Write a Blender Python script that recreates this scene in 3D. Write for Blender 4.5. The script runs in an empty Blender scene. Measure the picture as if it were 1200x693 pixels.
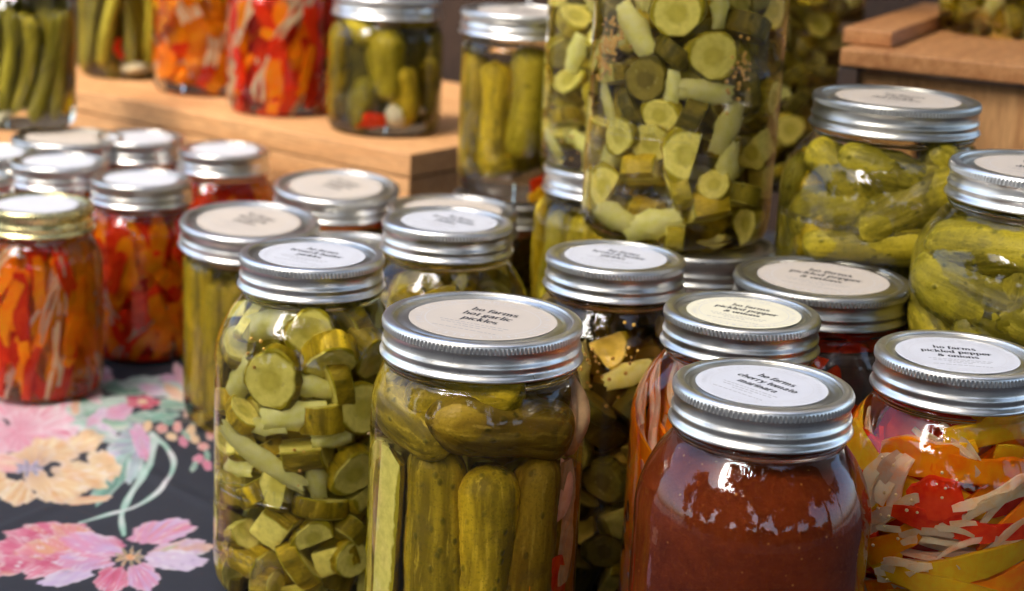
import bpy, bmesh, math, random
import numpy as np
from mathutils import Vector, Matrix, noise
R_ = math.radians
C = bpy.context.scene.collection
sc = bpy.context.scene
random.seed(7)

# ------------------------------------------------------------------ camera
CAM_H, PITCH, ROLL, FPX = 0.384, 15.0, 3.0, 2015.0
def cam_axes():
    t, a = R_(PITCH), R_(ROLL)
    f = Vector((0, math.cos(t), -math.sin(t))); r0 = Vector((1, 0, 0)); u0 = Vector((0, math.sin(t), math.cos(t)))
    return f, r0*math.cos(a)+u0*math.sin(a), -r0*math.sin(a)+u0*math.cos(a)
FW, RT, UP = cam_axes()
EYE = Vector((0, 0, CAM_H))
cam_d = bpy.data.cameras.new('camera'); cam = bpy.data.objects.new('camera', cam_d); C.objects.link(cam)
M = Matrix.Identity(4)
for i in range(3):
    M[i][0] = RT[i]; M[i][1] = UP[i]; M[i][2] = -FW[i]; M[i][3] = EYE[i]
cam.matrix_world = M
cam_d.sensor_width = 36; cam_d.lens = FPX/1200*36
cam_d.clip_start = 0.01; cam_d.clip_end = 500
cam_d.dof.use_dof = True; cam_d.dof.focus_distance = 0.725; cam_d.dof.aperture_fstop = 9.5
sc.camera = cam
def ray(u, v):
    return (FW + RT*((u-600)/FPX) - UP*((v-346.5)/FPX)).normalized()
def on_z(u, v, z):
    d = ray(u, v); return EYE + d*((z-CAM_H)/d.z)

# ------------------------------------------------------------------ light
SUN_EL, SUN_AZ = 48.0, 212.0     # azimuth clockwise from +Y: behind and to the left of the camera
w = bpy.data.worlds.new('World'); sc.world = w; w.use_nodes = True
nt = w.node_tree; bg = nt.nodes['Background']
sky = nt.nodes.new('ShaderNodeTexSky'); sky.sky_type = 'NISHITA'; sky.sun_disc = False
sky.sun_elevation = R_(SUN_EL); sky.sun_rotation = R_(SUN_AZ); sky.air_density = .85; sky.dust_density = 3.0; sky.ozone_density = 1.0
nt.links.new(sky.outputs[0], bg.inputs[0]); bg.inputs[1].default_value = 0.15
sd = bpy.data.lights.new('sun', 'SUN'); sd.energy = 3.1; sd.angle = R_(36); sd.color = (1, .94, .85)
so = bpy.data.objects.new('sun', sd); C.objects.link(so)
dv = Vector((math.sin(R_(SUN_AZ))*math.cos(R_(SUN_EL)), math.cos(R_(SUN_AZ))*math.cos(R_(SUN_EL)), math.sin(R_(SUN_EL))))
so.rotation_euler = dv.to_track_quat('Z', 'Y').to_euler()
sc.view_settings.view_transform = 'Standard'; sc.view_settings.look = 'None'
sc.view_settings.exposure = 2.02; sc.view_settings.gamma = 1
cy = sc.cycles
cy.max_bounces = 20; cy.transmission_bounces = 16; cy.glossy_bounces = 5; cy.diffuse_bounces = 8; cy.transparent_max_bounces = 12
cy.caustics_refractive = True; cy.caustics_reflective = False; cy.blur_glossy = 0.8
cy.sample_clamp_indirect = 6; cy.use_denoising = True
try: cy.denoiser = 'OPENIMAGEDENOISE'
except Exception: pass

# ------------------------------------------------------------------ helpers
def tag(o, label=None, cat=None, group=None, kind=None):
    if label: o['label'] = label
    if cat: o['category'] = cat
    if group: o['group'] = group
    if kind: o['kind'] = kind
    return o
def empty(name, loc, rz=0):
    o = bpy.data.objects.new(name, None); C.objects.link(o); o.location = loc; o.rotation_euler = (0, 0, rz)
    o.empty_display_size = .02; return o
def link(name, me, parent=None, mat=None, mw=None):
    o = bpy.data.objects.new(name, me); C.objects.link(o)
    if mat is not None and len(me.materials) == 0: me.materials.append(mat)
    if parent: o.parent = parent
    if mw is not None: o.matrix_local = mw
    return o
def mesh(name, verts, faces, mats=(), fm=None, smooth=True):
    me = bpy.data.meshes.new(name); me.from_pydata([tuple(v) for v in verts], [], faces); me.update()
    for m in mats: me.materials.append(m)
    if fm: me.polygons.foreach_set('material_index', fm)
    me.polygons.foreach_set('use_smooth', [smooth]*len(me.polygons))
    if name in SHARP: me.set_sharp_from_angle(angle=R_(38))
    return me
SHARP = ('pepper_strip', 'onion_strip', 'pickle_chunk', 'pickle_spear', 'onion_piece', 'pepper_piece')
def lathe(name, prof, seg=64, mod=None, close=True, mats=()):
    vs, fs = [], []; n = len(prof)
    for j in range(seg):
        a = 2*math.pi*j/seg
        for i, (r, z) in enumerate(prof):
            rr = r + (mod(i, j) if mod else 0)
            vs.append((rr*math.cos(a), rr*math.sin(a), z))
    for j in range(seg):
        k = (j+1) % seg
        for i in range(n-1):
            a, b, c, d = j*n+i, k*n+i, k*n+i+1, j*n+i+1
            if prof[i][0] < 1e-7: fs.append((a, c, d))
            elif prof[i+1][0] < 1e-7: fs.append((a, b, d))
            else: fs.append((a, b, c, d))
    me = mesh(name, vs, fs, mats)
    bm = bmesh.new(); bm.from_mesh(me); bmesh.ops.remove_doubles(bm, verts=bm.verts, dist=1e-6)
    bmesh.ops.recalc_face_normals(bm, faces=bm.faces); bm.to_mesh(me); bm.free()
    me.polygons.foreach_set('use_smooth', [True]*len(me.polygons)); return me
def smoothprof(pts, k=5):
    """Catmull-Rom through profile points"""
    out = []
    P = [pts[0]]+list(pts)+[pts[-1]]
    for i in range(1, len(P)-2):
        p0, p1, p2, p3 = [np.array(p, float) for p in P[i-1:i+3]]
        for t in np.linspace(0, 1, k, endpoint=False):
            q = .5*((2*p1)+(-p0+p2)*t+(2*p0-5*p1+4*p2-p3)*t*t+(-p0+3*p1-3*p2+p3)*t**3)
            out.append((max(q[0], 0), q[1]))
    out.append(pts[-1]); return out
def box_bm(bm, x0, x1, y0, y1, z0, z1, rng=None, jit=0):
    vs = [bm.verts.new((x, y, z)) for z in (z0, z1) for y in (y0, y1) for x in (x0, x1)]
    for f in ((0, 2, 3, 1), (4, 5, 7, 6), (0, 1, 5, 4), (2, 6, 7, 3), (0, 4, 6, 2), (1, 3, 7, 5)): bm.faces.new([vs[i] for i in f])
def box(name, size, mat, parent=None, loc=(0, 0, 0), rot=(0, 0, 0), bev=.0015):
    bm = bmesh.new(); x, y, z = [s/2 for s in size]; box_bm(bm, -x, x, -y, y, -z, z)
    bmesh.ops.bevel(bm, geom=bm.edges[:], offset=bev, segments=2, affect='EDGES', profile=.6)
    me = bpy.data.meshes.new(name); bm.to_mesh(me); bm.free(); me.materials.append(mat)
    o = bpy.data.objects.new(name, me); C.objects.link(o); o.location = loc; o.rotation_euler = rot
    if parent: o.parent = parent
    return o

# ------------------------------------------------------------------ materials
class NT:
    def __init__(s, name):
        s.m = bpy.data.materials.new(name); s.m.use_nodes = True; s.t = s.m.node_tree; s.t.nodes.clear()
        s.out = s.n('OutputMaterial')
    def n(s, typ, **kw):
        nd = s.t.nodes.new('ShaderNode'+typ)
        for k, v in kw.items(): setattr(nd, k, v)
        return nd
    def l(s, a, b): s.t.links.new(a, b)
    def val(s, inp, v):
        if hasattr(v, 'links') or hasattr(v, 'is_linked'): s.l(v, inp)
        elif isinstance(v, (tuple, list)) and len(v) == 3 and inp.type == 'RGBA': inp.default_value = (*v, 1)
        else: inp.default_value = v
    def obj(s): return s.n('TexCoord').outputs['Object']
    def noise(s, scale, detail=3, rough=.5, vec=None, dist=0):
        n = s.n('TexNoise'); n.inputs['Scale'].default_value = scale; n.inputs['Detail'].default_value = detail
        n.inputs['Roughness'].default_value = rough; n.inputs['Distortion'].default_value = dist
        s.l(vec or s.obj(), n.inputs['Vector']); return n.outputs['Fac']
    def vor(s, scale, vec=None, feature='F1', rand=1):
        n = s.n('TexVoronoi', feature=feature); n.inputs['Scale'].default_value = scale; n.inputs['Randomness'].default_value = rand
        s.l(vec or s.obj(), n.inputs['Vector']); return n.outputs['Distance']
    def ramp(s, fac, stops, interp='LINEAR'):
        n = s.n('ValToRGB'); s.l(fac, n.inputs[0]); r = n.color_ramp; r.interpolation = interp
        while len(r.elements) < len(stops): r.elements.new(.5)
        for e, (p, c) in zip(r.elements, stops):
            e.position = p; e.color = (*c, 1) if isinstance(c, tuple) else (c, c, c, 1)
        return n.outputs[0]
    def mix(s, fac, a, b, mode='MIX'):
        n = s.n('Mix', data_type='RGBA', blend_type=mode); s.val(n.inputs[0], fac); s.val(n.inputs[6], a); s.val(n.inputs[7], b); return n.outputs[2]
    def math(s, op, a, b=0.0, clamp=False):
        n = s.n('Math', operation=op, use_clamp=clamp); s.val(n.inputs[0], a); s.val(n.inputs[1], b); return n.outputs[0]
    def bump(s, h, strength, dist):
        n = s.n('Bump'); s.l(h, n.inputs['Height']); n.inputs['Strength'].default_value = strength; n.inputs['Distance'].default_value = dist; return n.outputs[0]
    def princ(s, color, rough=.5, metal=0, bump=None, **kw):
        p = s.n('BsdfPrincipled'); s.val(p.inputs['Base Color'], color); s.val(p.inputs['Roughness'], rough); s.val(p.inputs['Metallic'], metal)
        if bump is not None: s.l(bump, p.inputs['Normal'])
        for k, v in kw.items(): s.val(p.inputs[k.replace('_', ' ')], v)
        s.l(p.outputs[0], s.out.inputs[0]); return p
    def rnd(s): return s.n('ObjectInfo').outputs['Random']

def m_brine(name, color, density, ior=1.40, gcol=(1, 1, 1)):
    t = NT(name); g = t.n('BsdfGlass'); g.inputs['Color'].default_value = (*gcol, 1); g.inputs['Roughness'].default_value = 0; g.inputs['IOR'].default_value = ior
    b = t.bump(t.noise(55, 2, .5), .25, .0012); t.l(b, g.inputs['Normal'])
    t.l(g.outputs[0], t.out.inputs['Surface'])
    if density > 0:
        a = t.n('VolumeAbsorption'); a.inputs['Color'].default_value = (*color, 1); a.inputs['Density'].default_value = density; t.l(a.outputs[0], t.out.inputs['Volume'])
    return t.m
BR = {
 'dill':  m_brine('jar_glass_dill_brine', (.96, .89, .45), 6),
 'amber': m_brine('jar_glass_amber_brine', (.95, .76, .26), 10),
 'dark':  m_brine('jar_glass_dark_shaded_brine', (.85, .55, .22), 24),  # dark brine; also puts the shade among the jars into its colour
 'red':   m_brine('jar_glass_red_brine', (.98, .52, .30), 4),
 'pink':  m_brine('jar_glass_pink_brine', (.99, .78, .55), .8),
 'warm': m_brine('jar_glass_warm_brine', (.95, .80, .34), 7),
 'clear': m_brine('jar_glass_clear', (1, 1, 1), 0, 1.47),
}
def m_emboss():
    t = NT('raised_glass'); lw = t.n('LayerWeight'); lw.inputs[0].default_value = .5; f_ = t.math('ADD', t.math('MULTIPLY', t.math('POWER', lw.outputs['Facing'], 1.6), .55), .05)
    tr = t.n('BsdfTransparent'); tr.inputs[0].default_value = (.98, .99, .97, 1); g = t.n('BsdfGlossy'); g.inputs['Roughness'].default_value = .04
    mx = t.n('MixShader'); t.l(f_, mx.inputs[0]); t.l(tr.outputs[0], mx.inputs[1]); t.l(g.outputs[0], mx.inputs[2]); t.l(mx.outputs[0], t.out.inputs[0]); return t.m
EMB = m_emboss()
def m_metal(name, col, rough=.27):
    t = NT(name); n1 = t.noise(90, 4, .6); n2 = t.noise(900, 2, .5)
    c = t.mix(t.ramp(n1, [(.35, 0.), (.7, 1.)]), tuple(x*.86 for x in col), col); c = t.mix(1.0, c, t.ramp(t.rnd(), [(0, (.84, .84, .82)), (.5, (1., 1., 1.)), (1, (1.1, 1.08, 1.04))]), 'MULTIPLY')
    mp = t.n('Mapping'); t.l(t.obj(), mp.inputs[0]); mp.inputs['Rotation'].default_value = (.3, .9, .4); mp.inputs['Scale'].default_value = (60, 900, 400); scr = t.ramp(t.noise(1.0, 2, .5, mp.outputs[0]), [(.66, 0.), (.72, 1.)]); c = t.mix(t.math('MULTIPLY', scr, .35), c, (.35, .34, .32))
    r = t.math('ADD', t.math('MULTIPLY', n1, .16), rough-.08)
    b = t.bump(n2, .10, .0003); t.princ(c, r, 1.0, b); return t.m
STEEL = m_metal('tinned_steel', (.78, .765, .74), .31); DISC = m_metal('lid_disc_steel', (.66, .65, .60), .30)
GOLD = m_metal('gold_lacquered_steel', (.82, .72, .36)); OLD = m_metal('dull_steel', (.52, .51, .48), .34)
def m_paper(name, col):
    t = NT(name); n = t.noise(700, 4, .6); n2 = t.noise(40, 3, .5)
    c = t.mix(t.ramp(n2, [(.3, 0.), (.7, 1.)]), tuple(x*.94 for x in col), col)
    t.princ(c, .55, 0, t.bump(n, .25, .0002)); return t.m
WHITE = m_paper('white_label_paper', (.54, .54, .56)); KRAFT = m_paper('kraft_label_paper', (.49, .425, .355)); CREAM = m_paper('cream_label_paper', (.68, .63, .46))
def m_flat(name, col, rough=.6):
    t = NT(name); t.princ(col, rough); return t.m
INK = m_flat('black_ink', (.03, .03, .035)); GREY = m_flat('grey_ink', (.30, .29, .29)); PALE = m_flat('pale_grey_ink', (.50, .49, .49))

def m_skin(name, a, b, spot, hi=None):
    t = NT(name); mp = t.n('Mapping'); t.l(t.obj(), mp.inputs[0]); mp.inputs['Scale'].default_value = (1, 1, .13); V_ = mp.outputs[0]
    n1 = t.noise(120, 3, .55, V_, .4); n1b = t.noise(330, 3, .6, V_); n2 = t.noise(70, 4, .6); n3 = t.noise(650, 3, .6)
    hi = hi or tuple(min(1, x*1.45+.02) for x in b)
    wv = t.n('Mapping'); t.l(t.obj(), wv.inputs[0]); wv.inputs['Scale'].default_value = (1, 1, .7)
    v = t.vor(165, wv.outputs[0]); sp = t.ramp(v, [(.10, 1.), (.24, 0.)]); v2 = t.vor(420); sp2 = t.ramp(v2, [(.10, 1.), (.22, 0.)])
    c = t.mix(t.ramp(n1, [(.38, 0.), (.60, 1.)]), a, b)
    c = t.mix(t.math('MULTIPLY', t.ramp(n1b, [(.55, 0.), (.68, 1.)]), .55), c, hi)
    c = t.mix(t.math('MULTIPLY', t.ramp(n2, [(.52, 0.), (.68, 1.)]), .5), c, tuple(x*.55+.012 for x in a))
    rn = t.ramp(t.rnd(), [(0, (.66, .66, .62)), (1, (1.2, 1.14, 1.05))]); c = t.mix(1.0, c, rn, 'MULTIPLY')
    c = t.mix(t.math('MULTIPLY', t.ramp(n3, [(.5, 0.), (.72, 1.)]), .35), c, spot)
    c = t.mix(t.math('MULTIPLY', sp, .62), c, spot); c = t.mix(t.math('MULTIPLY', sp2, .4), c, spot)
    h = t.math('ADD', t.math('ADD', n1, t.math('MULTIPLY', n3, .25)), t.math('MULTIPLY', sp, .5))
    t.princ(c, .4, 0, t.bump(h, .7, .0014), Specular_IOR_Level=.10); return t.m
SKIN = m_skin('pickle_skin', (.20, .138, .004), (.50, .35, .014), (.085, .080, .004))
SKINY = m_skin('bright_pickle_skin', (.27, .21, .008), (.48, .37, .025), (.11, .10, .006))
SKINO = m_skin('amber_pickle_skin', (.17, .095, .006), (.33, .21, .015), (.07, .055, .006))
SKINR = m_skin('red_brown_pickle_skin', (.17, .055, .005), (.30, .12, .010), (.07, .03, .005))
SKIND = m_skin('dark_shaded_pickle_skin', (.075, .06, .006), (.18, .135, .012), (.03, .03, .004))  # dark skin; carries the shade of the dim jars in its colour
BEANM = m_skin('green_bean_skin', (.26, .21, .012), (.44, .36, .04), (.16, .14, .015))
def m_cut(name, rim, flesh, core):
    t = NT(name); sx = t.n('SeparateXYZ'); t.l(t.obj(), sx.inputs[0])
    r = t.math('SQRT', t.math('ADD', t.math('POWER', sx.outputs[0], 2.), t.math('POWER', sx.outputs[1], 2.)))
    r = t.math('ADD', t.math('DIVIDE', r, .011), t.math('MULTIPLY', t.math('SUBTRACT', t.noise(180, 2, .5), .5), .35))
    c = t.ramp(r, [(.0, core), (.30, tuple(x*.9 for x in core)), (.52, flesh), (.86, flesh), (.95, rim)])
    v = t.vor(420); seeds = t.math('MULTIPLY', t.ramp(v, [(.15, 1.), (.3, 0.)]), t.ramp(r, [(.2, 0.), (.32, 1.), (.5, 1.), (.6, 0.)]))
    c = t.mix(t.math('MULTIPLY', seeds, .5), c, (.55, .47, .14))
    n = t.noise(260, 4, .6); c = t.mix(t.math('MULTIPLY', t.ramp(n, [(.4, 0.), (.7, 1.)]), .35), c, rim)
    rn = t.ramp(t.rnd(), [(0, (.72, .70, .62)), (.5, (.95, .93, .9)), (1, (1.15, 1.12, 1.1))]); c = t.mix(1.0, c, rn, 'MULTIPLY')
    t.princ(c, .4, 0, t.bump(n, .4, .001), Specular_IOR_Level=.06); return t.m
CUT = m_cut('pickle_flesh', (.36, .29, .012), (.84, .74, .17), (.66, .57, .09))
CUTD = m_cut('dark_shaded_pickle_flesh', (.10, .08, .01), (.26, .20, .03), (.17, .13, .02))  # darker copy of the cut flesh, with shade included in the tone
def m_soft(name, a, b, trans=.35, scale=120, clear=0):
    t = NT(name); n = t.noise(scale, 3, .6); wv = t.noise(260, 4, .65)
    c = t.mix(t.ramp(n, [(.35, 0.), (.65, 1.)]), a, b); c = t.mix(t.math('MULTIPLY', t.ramp(wv, [(.4, 0.), (.65, 1.)]), .45), c, tuple(min(x*1.3, .95) for x in b))
    rn = t.ramp(t.rnd(), [(0, (.78, .74, .7)), (1, (1.12, 1.1, 1.1))]); c = t.mix(1.0, c, rn, 'MULTIPLY')
    d = t.n('BsdfPrincipled'); t.l(c, d.inputs['Base Color']); d.inputs['Roughness'].default_value = .4; d.inputs['Specular IOR Level'].default_value = .06
    t.l(t.bump(n, .4, .001), d.inputs['Normal'])
    tr = t.n('BsdfTranslucent'); t.l(c, tr.inputs[0]); mx = t.n('MixShader'); mx.inputs[0].default_value = trans
    t.l(d.outputs[0], mx.inputs[1]); t.l(tr.outputs[0], mx.inputs[2]); o_ = mx.outputs[0]
    if clear:
        tp = t.n('BsdfTransparent'); m2 = t.n('MixShader'); t.val(m2.inputs[0], t.math('ADD', t.math('MULTIPLY', wv, .25), clear-.12)); t.l(o_, m2.inputs[1]); t.l(tp.outputs[0], m2.inputs[2]); o_ = m2.outputs[0]
    t.l(o_, t.out.inputs[0]); return t.m
ONION = m_soft('pale_onion', (.80, .78, .20), (.92, .90, .36), .35, 120, .12); ONIONW = m_soft('white_onion', (.96, .66, .30), (.99, .86, .56), .45, 120, .18); ONIONP = m_soft('pink_onion', (.97, .56, .30), (.99, .78, .56), .45, 120, .24)
REDP = m_soft('red_pepper', (.80, .022, .005), (.95, .075, .010), .45, 60); ORANGEP = m_soft('orange_pepper', (.96, .22, .003), (.99, .36, .006), .45, 60)
YELP = m_soft('yellow_pepper', (.95, .48, .010), (.98, .62, .02), .4, 60); GARL = m_soft('garlic_flesh', (.70, .62, .36), (.82, .75, .52), .2)
TANG = m_soft('tan_garlic', (.50, .27, .12), (.62, .38, .18), .2)
SEED = m_flat('mustard_seed_skin', (.62, .34, .05), .4)
def m_sauce():
    t = NT('tomato_sauce'); n1 = t.noise(45, 5, .65); n2 = t.noise(400, 4, .7); v = t.vor(160)
    c = t.mix(t.ramp(n1, [(.35, 0.), (.68, 1.)]), (.115, .015, .003), (.20, .030, .005))
    c = t.mix(t.math('MULTIPLY', t.ramp(n2, [(.5, 0.), (.72, 1.)]), .5), c, (.22, .045, .007))
    c = t.mix(t.ramp(v, [(.05, 1.), (.11, 0.)]), c, (.36, .12, .02))
    t.princ(c, .5, 0, t.bump(n2, .6, .0008), Specular_IOR_Level=.03); return t.m
SAUCE = m_sauce()
def m_wood(name, a, b, axis=0, scale=1.0):
    t = NT(name); mp = t.n('Mapping'); t.l(t.obj(), mp.inputs[0]); s = [9*scale]*3; s[axis] = .9*scale; mp.inputs['Scale'].default_value = s
    n = t.noise(9, 5, .6, mp.outputs[0], 1.2); n2 = t.noise(60, 4, .7, mp.outputs[0])
    c = t.mix(t.ramp(n, [(.32, 0.), (.66, 1.)]), a, b); c = t.mix(t.math('MULTIPLY', t.ramp(n2, [(.42, 0.), (.62, 1.)]), .55), c, tuple(x*.5 for x in a)); kn = t.n('Mapping'); t.l(t.obj(), kn.inputs[0]); ks = [14, 14, 14]; ks[axis] = 5; kn.inputs['Scale'].default_value = ks; c = t.mix(t.math('MULTIPLY', t.ramp(t.vor(1.0, kn.outputs[0]), [(.05, 1.), (.16, 0.)]), .75), c, tuple(x*.3 for x in a))
    t.princ(c, .6, 0, t.bump(n2, .35, .0008)); return t.m
WOOD = m_wood('orange_pine', (.54, .25, .085), (.70, .38, .16)); WOODV = m_wood('brown_pine', (.42, .19, .06), (.58, .31, .12), 2); WOODB = m_wood('brown_board', (.32, .12, .030), (.50, .235, .08), 1)
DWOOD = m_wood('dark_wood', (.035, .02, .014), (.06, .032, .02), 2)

# ------------------------------------------------------------------ lettering: a small slab-serif face drawn with strokes
def arc(cx, cy, rx, ry, a0, a1, n=10):
    return [(cx+rx*math.cos(R_(a0+(a1-a0)*i/n)), cy+ry*math.sin(R_(a0+(a1-a0)*i/n))) for i in range(n+1)]
def stem(x, y0, y1): return [(x, y0), (x, y1)]
def ser(x, y, hw=.2): return ('s', x, y, hw)
GL = {
 'h': (.98, [stem(.2, 0, 1.5), arc(.48, .60, .27, .36, 170, 0)+[(.75, 0)], ser(.2, 0), ser(.75, 0), ser(.12, 1.5, .14)]),
 'n': (.98, [stem(.2, 0, 1), arc(.48, .60, .27, .36, 170, 0)+[(.75, 0)], ser(.2, 0), ser(.75, 0), ser(.12, 1, .14)]),
 'm': (1.5, [stem(.2, 0, 1), arc(.46, .60, .25, .36, 170, 0)+[(.71, 0)], arc(.97, .60, .25, .36, 170, 0)+[(1.22, 0)], ser(.2, 0), ser(.71, 0, .17), ser(1.22, 0), ser(.12, 1, .14)]),
 'r': (.78, [stem(.2, 0, 1), arc(.48, .55, .26, .42, 170, 55), ('d', .62, .84), ser(.2, 0, .24), ser(.12, 1, .14)]),
 'o': (.88, [arc(.44, .5, .31, .46, 0, 360, 20)]),
 'c': (.80, [arc(.44, .5, .31, .46, 50, 310, 16), ('d', .62, .80)]),
 'e': (.86, [arc(.44, .5, .31, .46, 8, -50-270+20, 18)[::-1] if 0 else arc(.44, .5, .31, .46, 0, 315, 18), [(.14, .53), (.74, .53)]]),
 'a': (.90, [arc(.42, .68, .24, .28, 150, 0)+[(.66, .1)], arc(.40, .28, .26, .25, 80, 360, 12), ser(.74, .02, .12), ('d', .22, .78)]),
 'f': (.62, [stem(.28, 0, 1.2)+arc(.5, 1.2, .22, .28, 180, 60), ser(.28, 0, .22), [(.06, .97), (.58, .97)], ('d', .62, 1.40)]),
 't': (.62, [[(.28, 1.35), (.28, .25)]+arc(.46, .25, .18, .21, 180, 320), [(.05, .97), (.56, .97)]]),
 'l': (.46, [stem(.23, 0, 1.5), ser(.23, 0), ser(.15, 1.5, .14)]),
 'i': (.46, [stem(.23, 0, 1), ser(.23, 0), ser(.15, 1, .14), ('d', .22, 1.36)]),
 'k': (.95, [stem(.2, 0, 1.5), [(.72, .97), (.28, .42)], [(.40, .56), (.76, .03)], ser(.2, 0), ser(.78, 0, .18), ser(.70, .97, .18), ser(.12, 1.5, .14)]),
 'd': (.98, [arc(.43, .5, .29, .46, 0, 360, 18), stem(.74, 0, 1.5), ser(.82, 0, .12), ser(.66, 1.5, .14)]),
 'b': (.98, [arc(.53, .5, .29, .46, 0, 360, 18), stem(.22, 0, 1.5), ser(.14, 1.5, .14)]),
 'p': (.98, [arc(.53, .5, .29, .46, 0, 360, 18), stem(.22, -.5, 1), ser(.14, 1, .14), ser(.22, -.5)]),
 's': (.74, [arc(.37, .72, .22, .24, 35, 265, 10)+arc(.37, .26, .25, .24, 85, -150, 10)]),
 'g': (.88, [arc(.40, .63, .25, .31, 0, 360, 16), arc(.42, -.12, .30, .26, 0, 360, 14), [(.26, .33), (.20, .2), (.3, .12), (.55, .10)], ('d', .76, .92)]),
 'y': (.92, [[(.14, .97), (.46, .08)], [(.80, .97), (.38, -.28), (.26, -.42), (.14, -.40)], ser(.14, .97, .18), ser(.80, .97, .17)]),
 'u': (.98, [[(.2, .97), (.2, .4)]+arc(.46, .38, .26, .36, 180, 350), stem(.75, 0, .97), ser(.12, .97, .13), ser(.67, .97, .13), ser(.83, .02, .11)]),
 '&': (1.15, [arc(.48, 1.05, .22, .26, -60, 240, 12)+[(.85, .05)], arc(.44, .34, .32, .34, 130, 330, 10)+[(.92, .72)], ser(.92, .72, .16)]),
 ' ': (.45, []),
}
WV, WH = .29, .125
def stroke(poly, vs, fs, z):
    n = len(poly); L, Rr = [], []
    for i, (x, y) in enumerate(poly):
        a = poly[max(i-1, 0)]; b = poly[min(i+1, n-1)]
        dx, dy = b[0]-a[0], b[1]-a[1]; l = math.hypot(dx, dy) or 1; dx /= l; dy /= l
        w_ = (WH+(WV-WH)*abs(dy))/2
        L.append((x-dy*w_, y+dx*w_)); Rr.append((x+dy*w_, y-dx*w_))
    b0 = len(vs)
    for p, q in zip(L, Rr): vs.append((*p, z)); vs.append((*q, z))
    for i in range(n-1): fs.append((b0+2*i, b0+2*i+1, b0+2*i+3, b0+2*i+2))
def word(text, vs, fs, cx, cy, size, z):
    W = sum(GL[c][0] for c in text); x = -W/2; tv = []
    k = 0
    for ch in text:
        adv, st = GL[ch]
        for s in st:
            loc = []; k += 1; zz = (k % 7)*.004
            if s[0] == 's':
                _, sx, sy, hw = s; b0 = len(tv); h = .05
                tv += [(x+sx-hw, sy-h, zz), (x+sx+hw, sy-h, zz), (x+sx+hw, sy+h, zz), (x+sx-hw, sy+h, zz)]; fs_l = [(b0, b0+1, b0+2, b0+3)]
            elif s[0] == 'd':
                _, sx, sy = s; b0 = len(tv); tv += [(x+sx+.11*math.cos(a), sy+.11*math.sin(a), zz) for a in np.linspace(0, 2*math.pi, 9)[:-1]]; fs_l = [tuple(range(b0, b0+8))]
            else:
                fs_l = []; stroke([(x+p[0], p[1]) for p in s], tv, fs_l, zz)
            loc += fs_l
            off = len(vs)
            word.f += [tuple(i for i in f) for f in loc]
        x += adv
    o = len(vs)
    for (a, b, c) in tv: vs.append((cx+a*size, cy+b*size, z+c*size))
    fs += [tuple(i+o for i in f) for f in word.f]; word.f = []
word.f = []
_caps = {}
def cap_mesh(ch):
    if ch not in _caps:
        cu = bpy.data.curves.new('t', 'FONT'); cu.body = ch; cu.size = 1; cu.align_x = 'CENTER'; cu.resolution_u = 2
        o = bpy.data.objects.new('t', cu); C.objects.link(o); bpy.context.view_layer.update()
        me = bpy.data.meshes.new_from_object(o.evaluated_get(bpy.context.evaluated_depsgraph_get()))
        _caps[ch] = ([tuple(v.co) for v in me.vertices], [tuple(p.vertices) for p in me.polygons])
        bpy.data.objects.remove(o); bpy.data.curves.remove(cu); bpy.data.meshes.remove(me)
    return _caps[ch]
RINGTEXT = 'SMALL BATCH CANNING  FARM FRESH VEGETABLES  '
_let = {}
def lettering(lines, r):
    key = (tuple(lines), r)
    if key in _let: return _let[key]
    vs, fs, fm = [], [], []
    s = r/.033*3.35e-3; z = 0
    y0 = .20*r
    for i, ln in enumerate(lines): word(ln, vs, fs, 0, y0+.12*r-i*s*2.32, s, 0)
    fm += [0]*len(fs)
    # fine print: rows of short word-length dashes
    rng = random.Random(3)
    yb = y0+.12*r-2*s*2.32-s*1.35
    for row, (hw, dy) in enumerate(((.50, 0), (.44, .085), (.20, .17), (.46, .30))):
        y = yb-dy*r; x = -hw*r
        while x < hw*r:
            wl = rng.uniform(.03, .09)*r; b = len(vs); h = .011*r
            vs += [(x, y-h, 0), (x+wl, y-h, 0), (x+wl, y+h, 0), (x, y+h, 0)]; fs.append((b, b+1, b+2, b+3)); fm.append(1); x += wl+.022*r
    n = len(RINGTEXT); rr = r*.83; cs = r*.115
    for i, ch in enumerate(RINGTEXT):
        if ch == ' ': continue
        a = R_(225) - 2*math.pi*i/n*.985
        cv, cf = cap_mesh(ch); o = len(vs); ca, sa = math.cos(a-math.pi/2), math.sin(a-math.pi/2)
        for (x, y, _) in cv:
            x *= cs; y = y*cs+rr; vs.append((x*ca-y*sa, x*sa+y*ca, 0))
        for f in cf: fs.append(tuple(k+o for k in f)); fm.append(2)
    # thin circle line
    for q, (ra, rb) in enumerate(((.775, .785),)):
        o = len(vs); N = 72
        for i in range(N):
            a = 2*math.pi*i/N; vs += [(ra*r*math.cos(a), ra*r*math.sin(a), 0), (rb*r*math.cos(a), rb*r*math.sin(a), 0)]
        for i in range(N): j = (i+1) % N; fs.append((o+2*i, o+2*i+1, o+2*j+1, o+2*j)); fm.append(2)
    me = mesh('lettering', vs, fs, (INK, GREY, PALE), fm, False); _let[key] = me; return me

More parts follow.
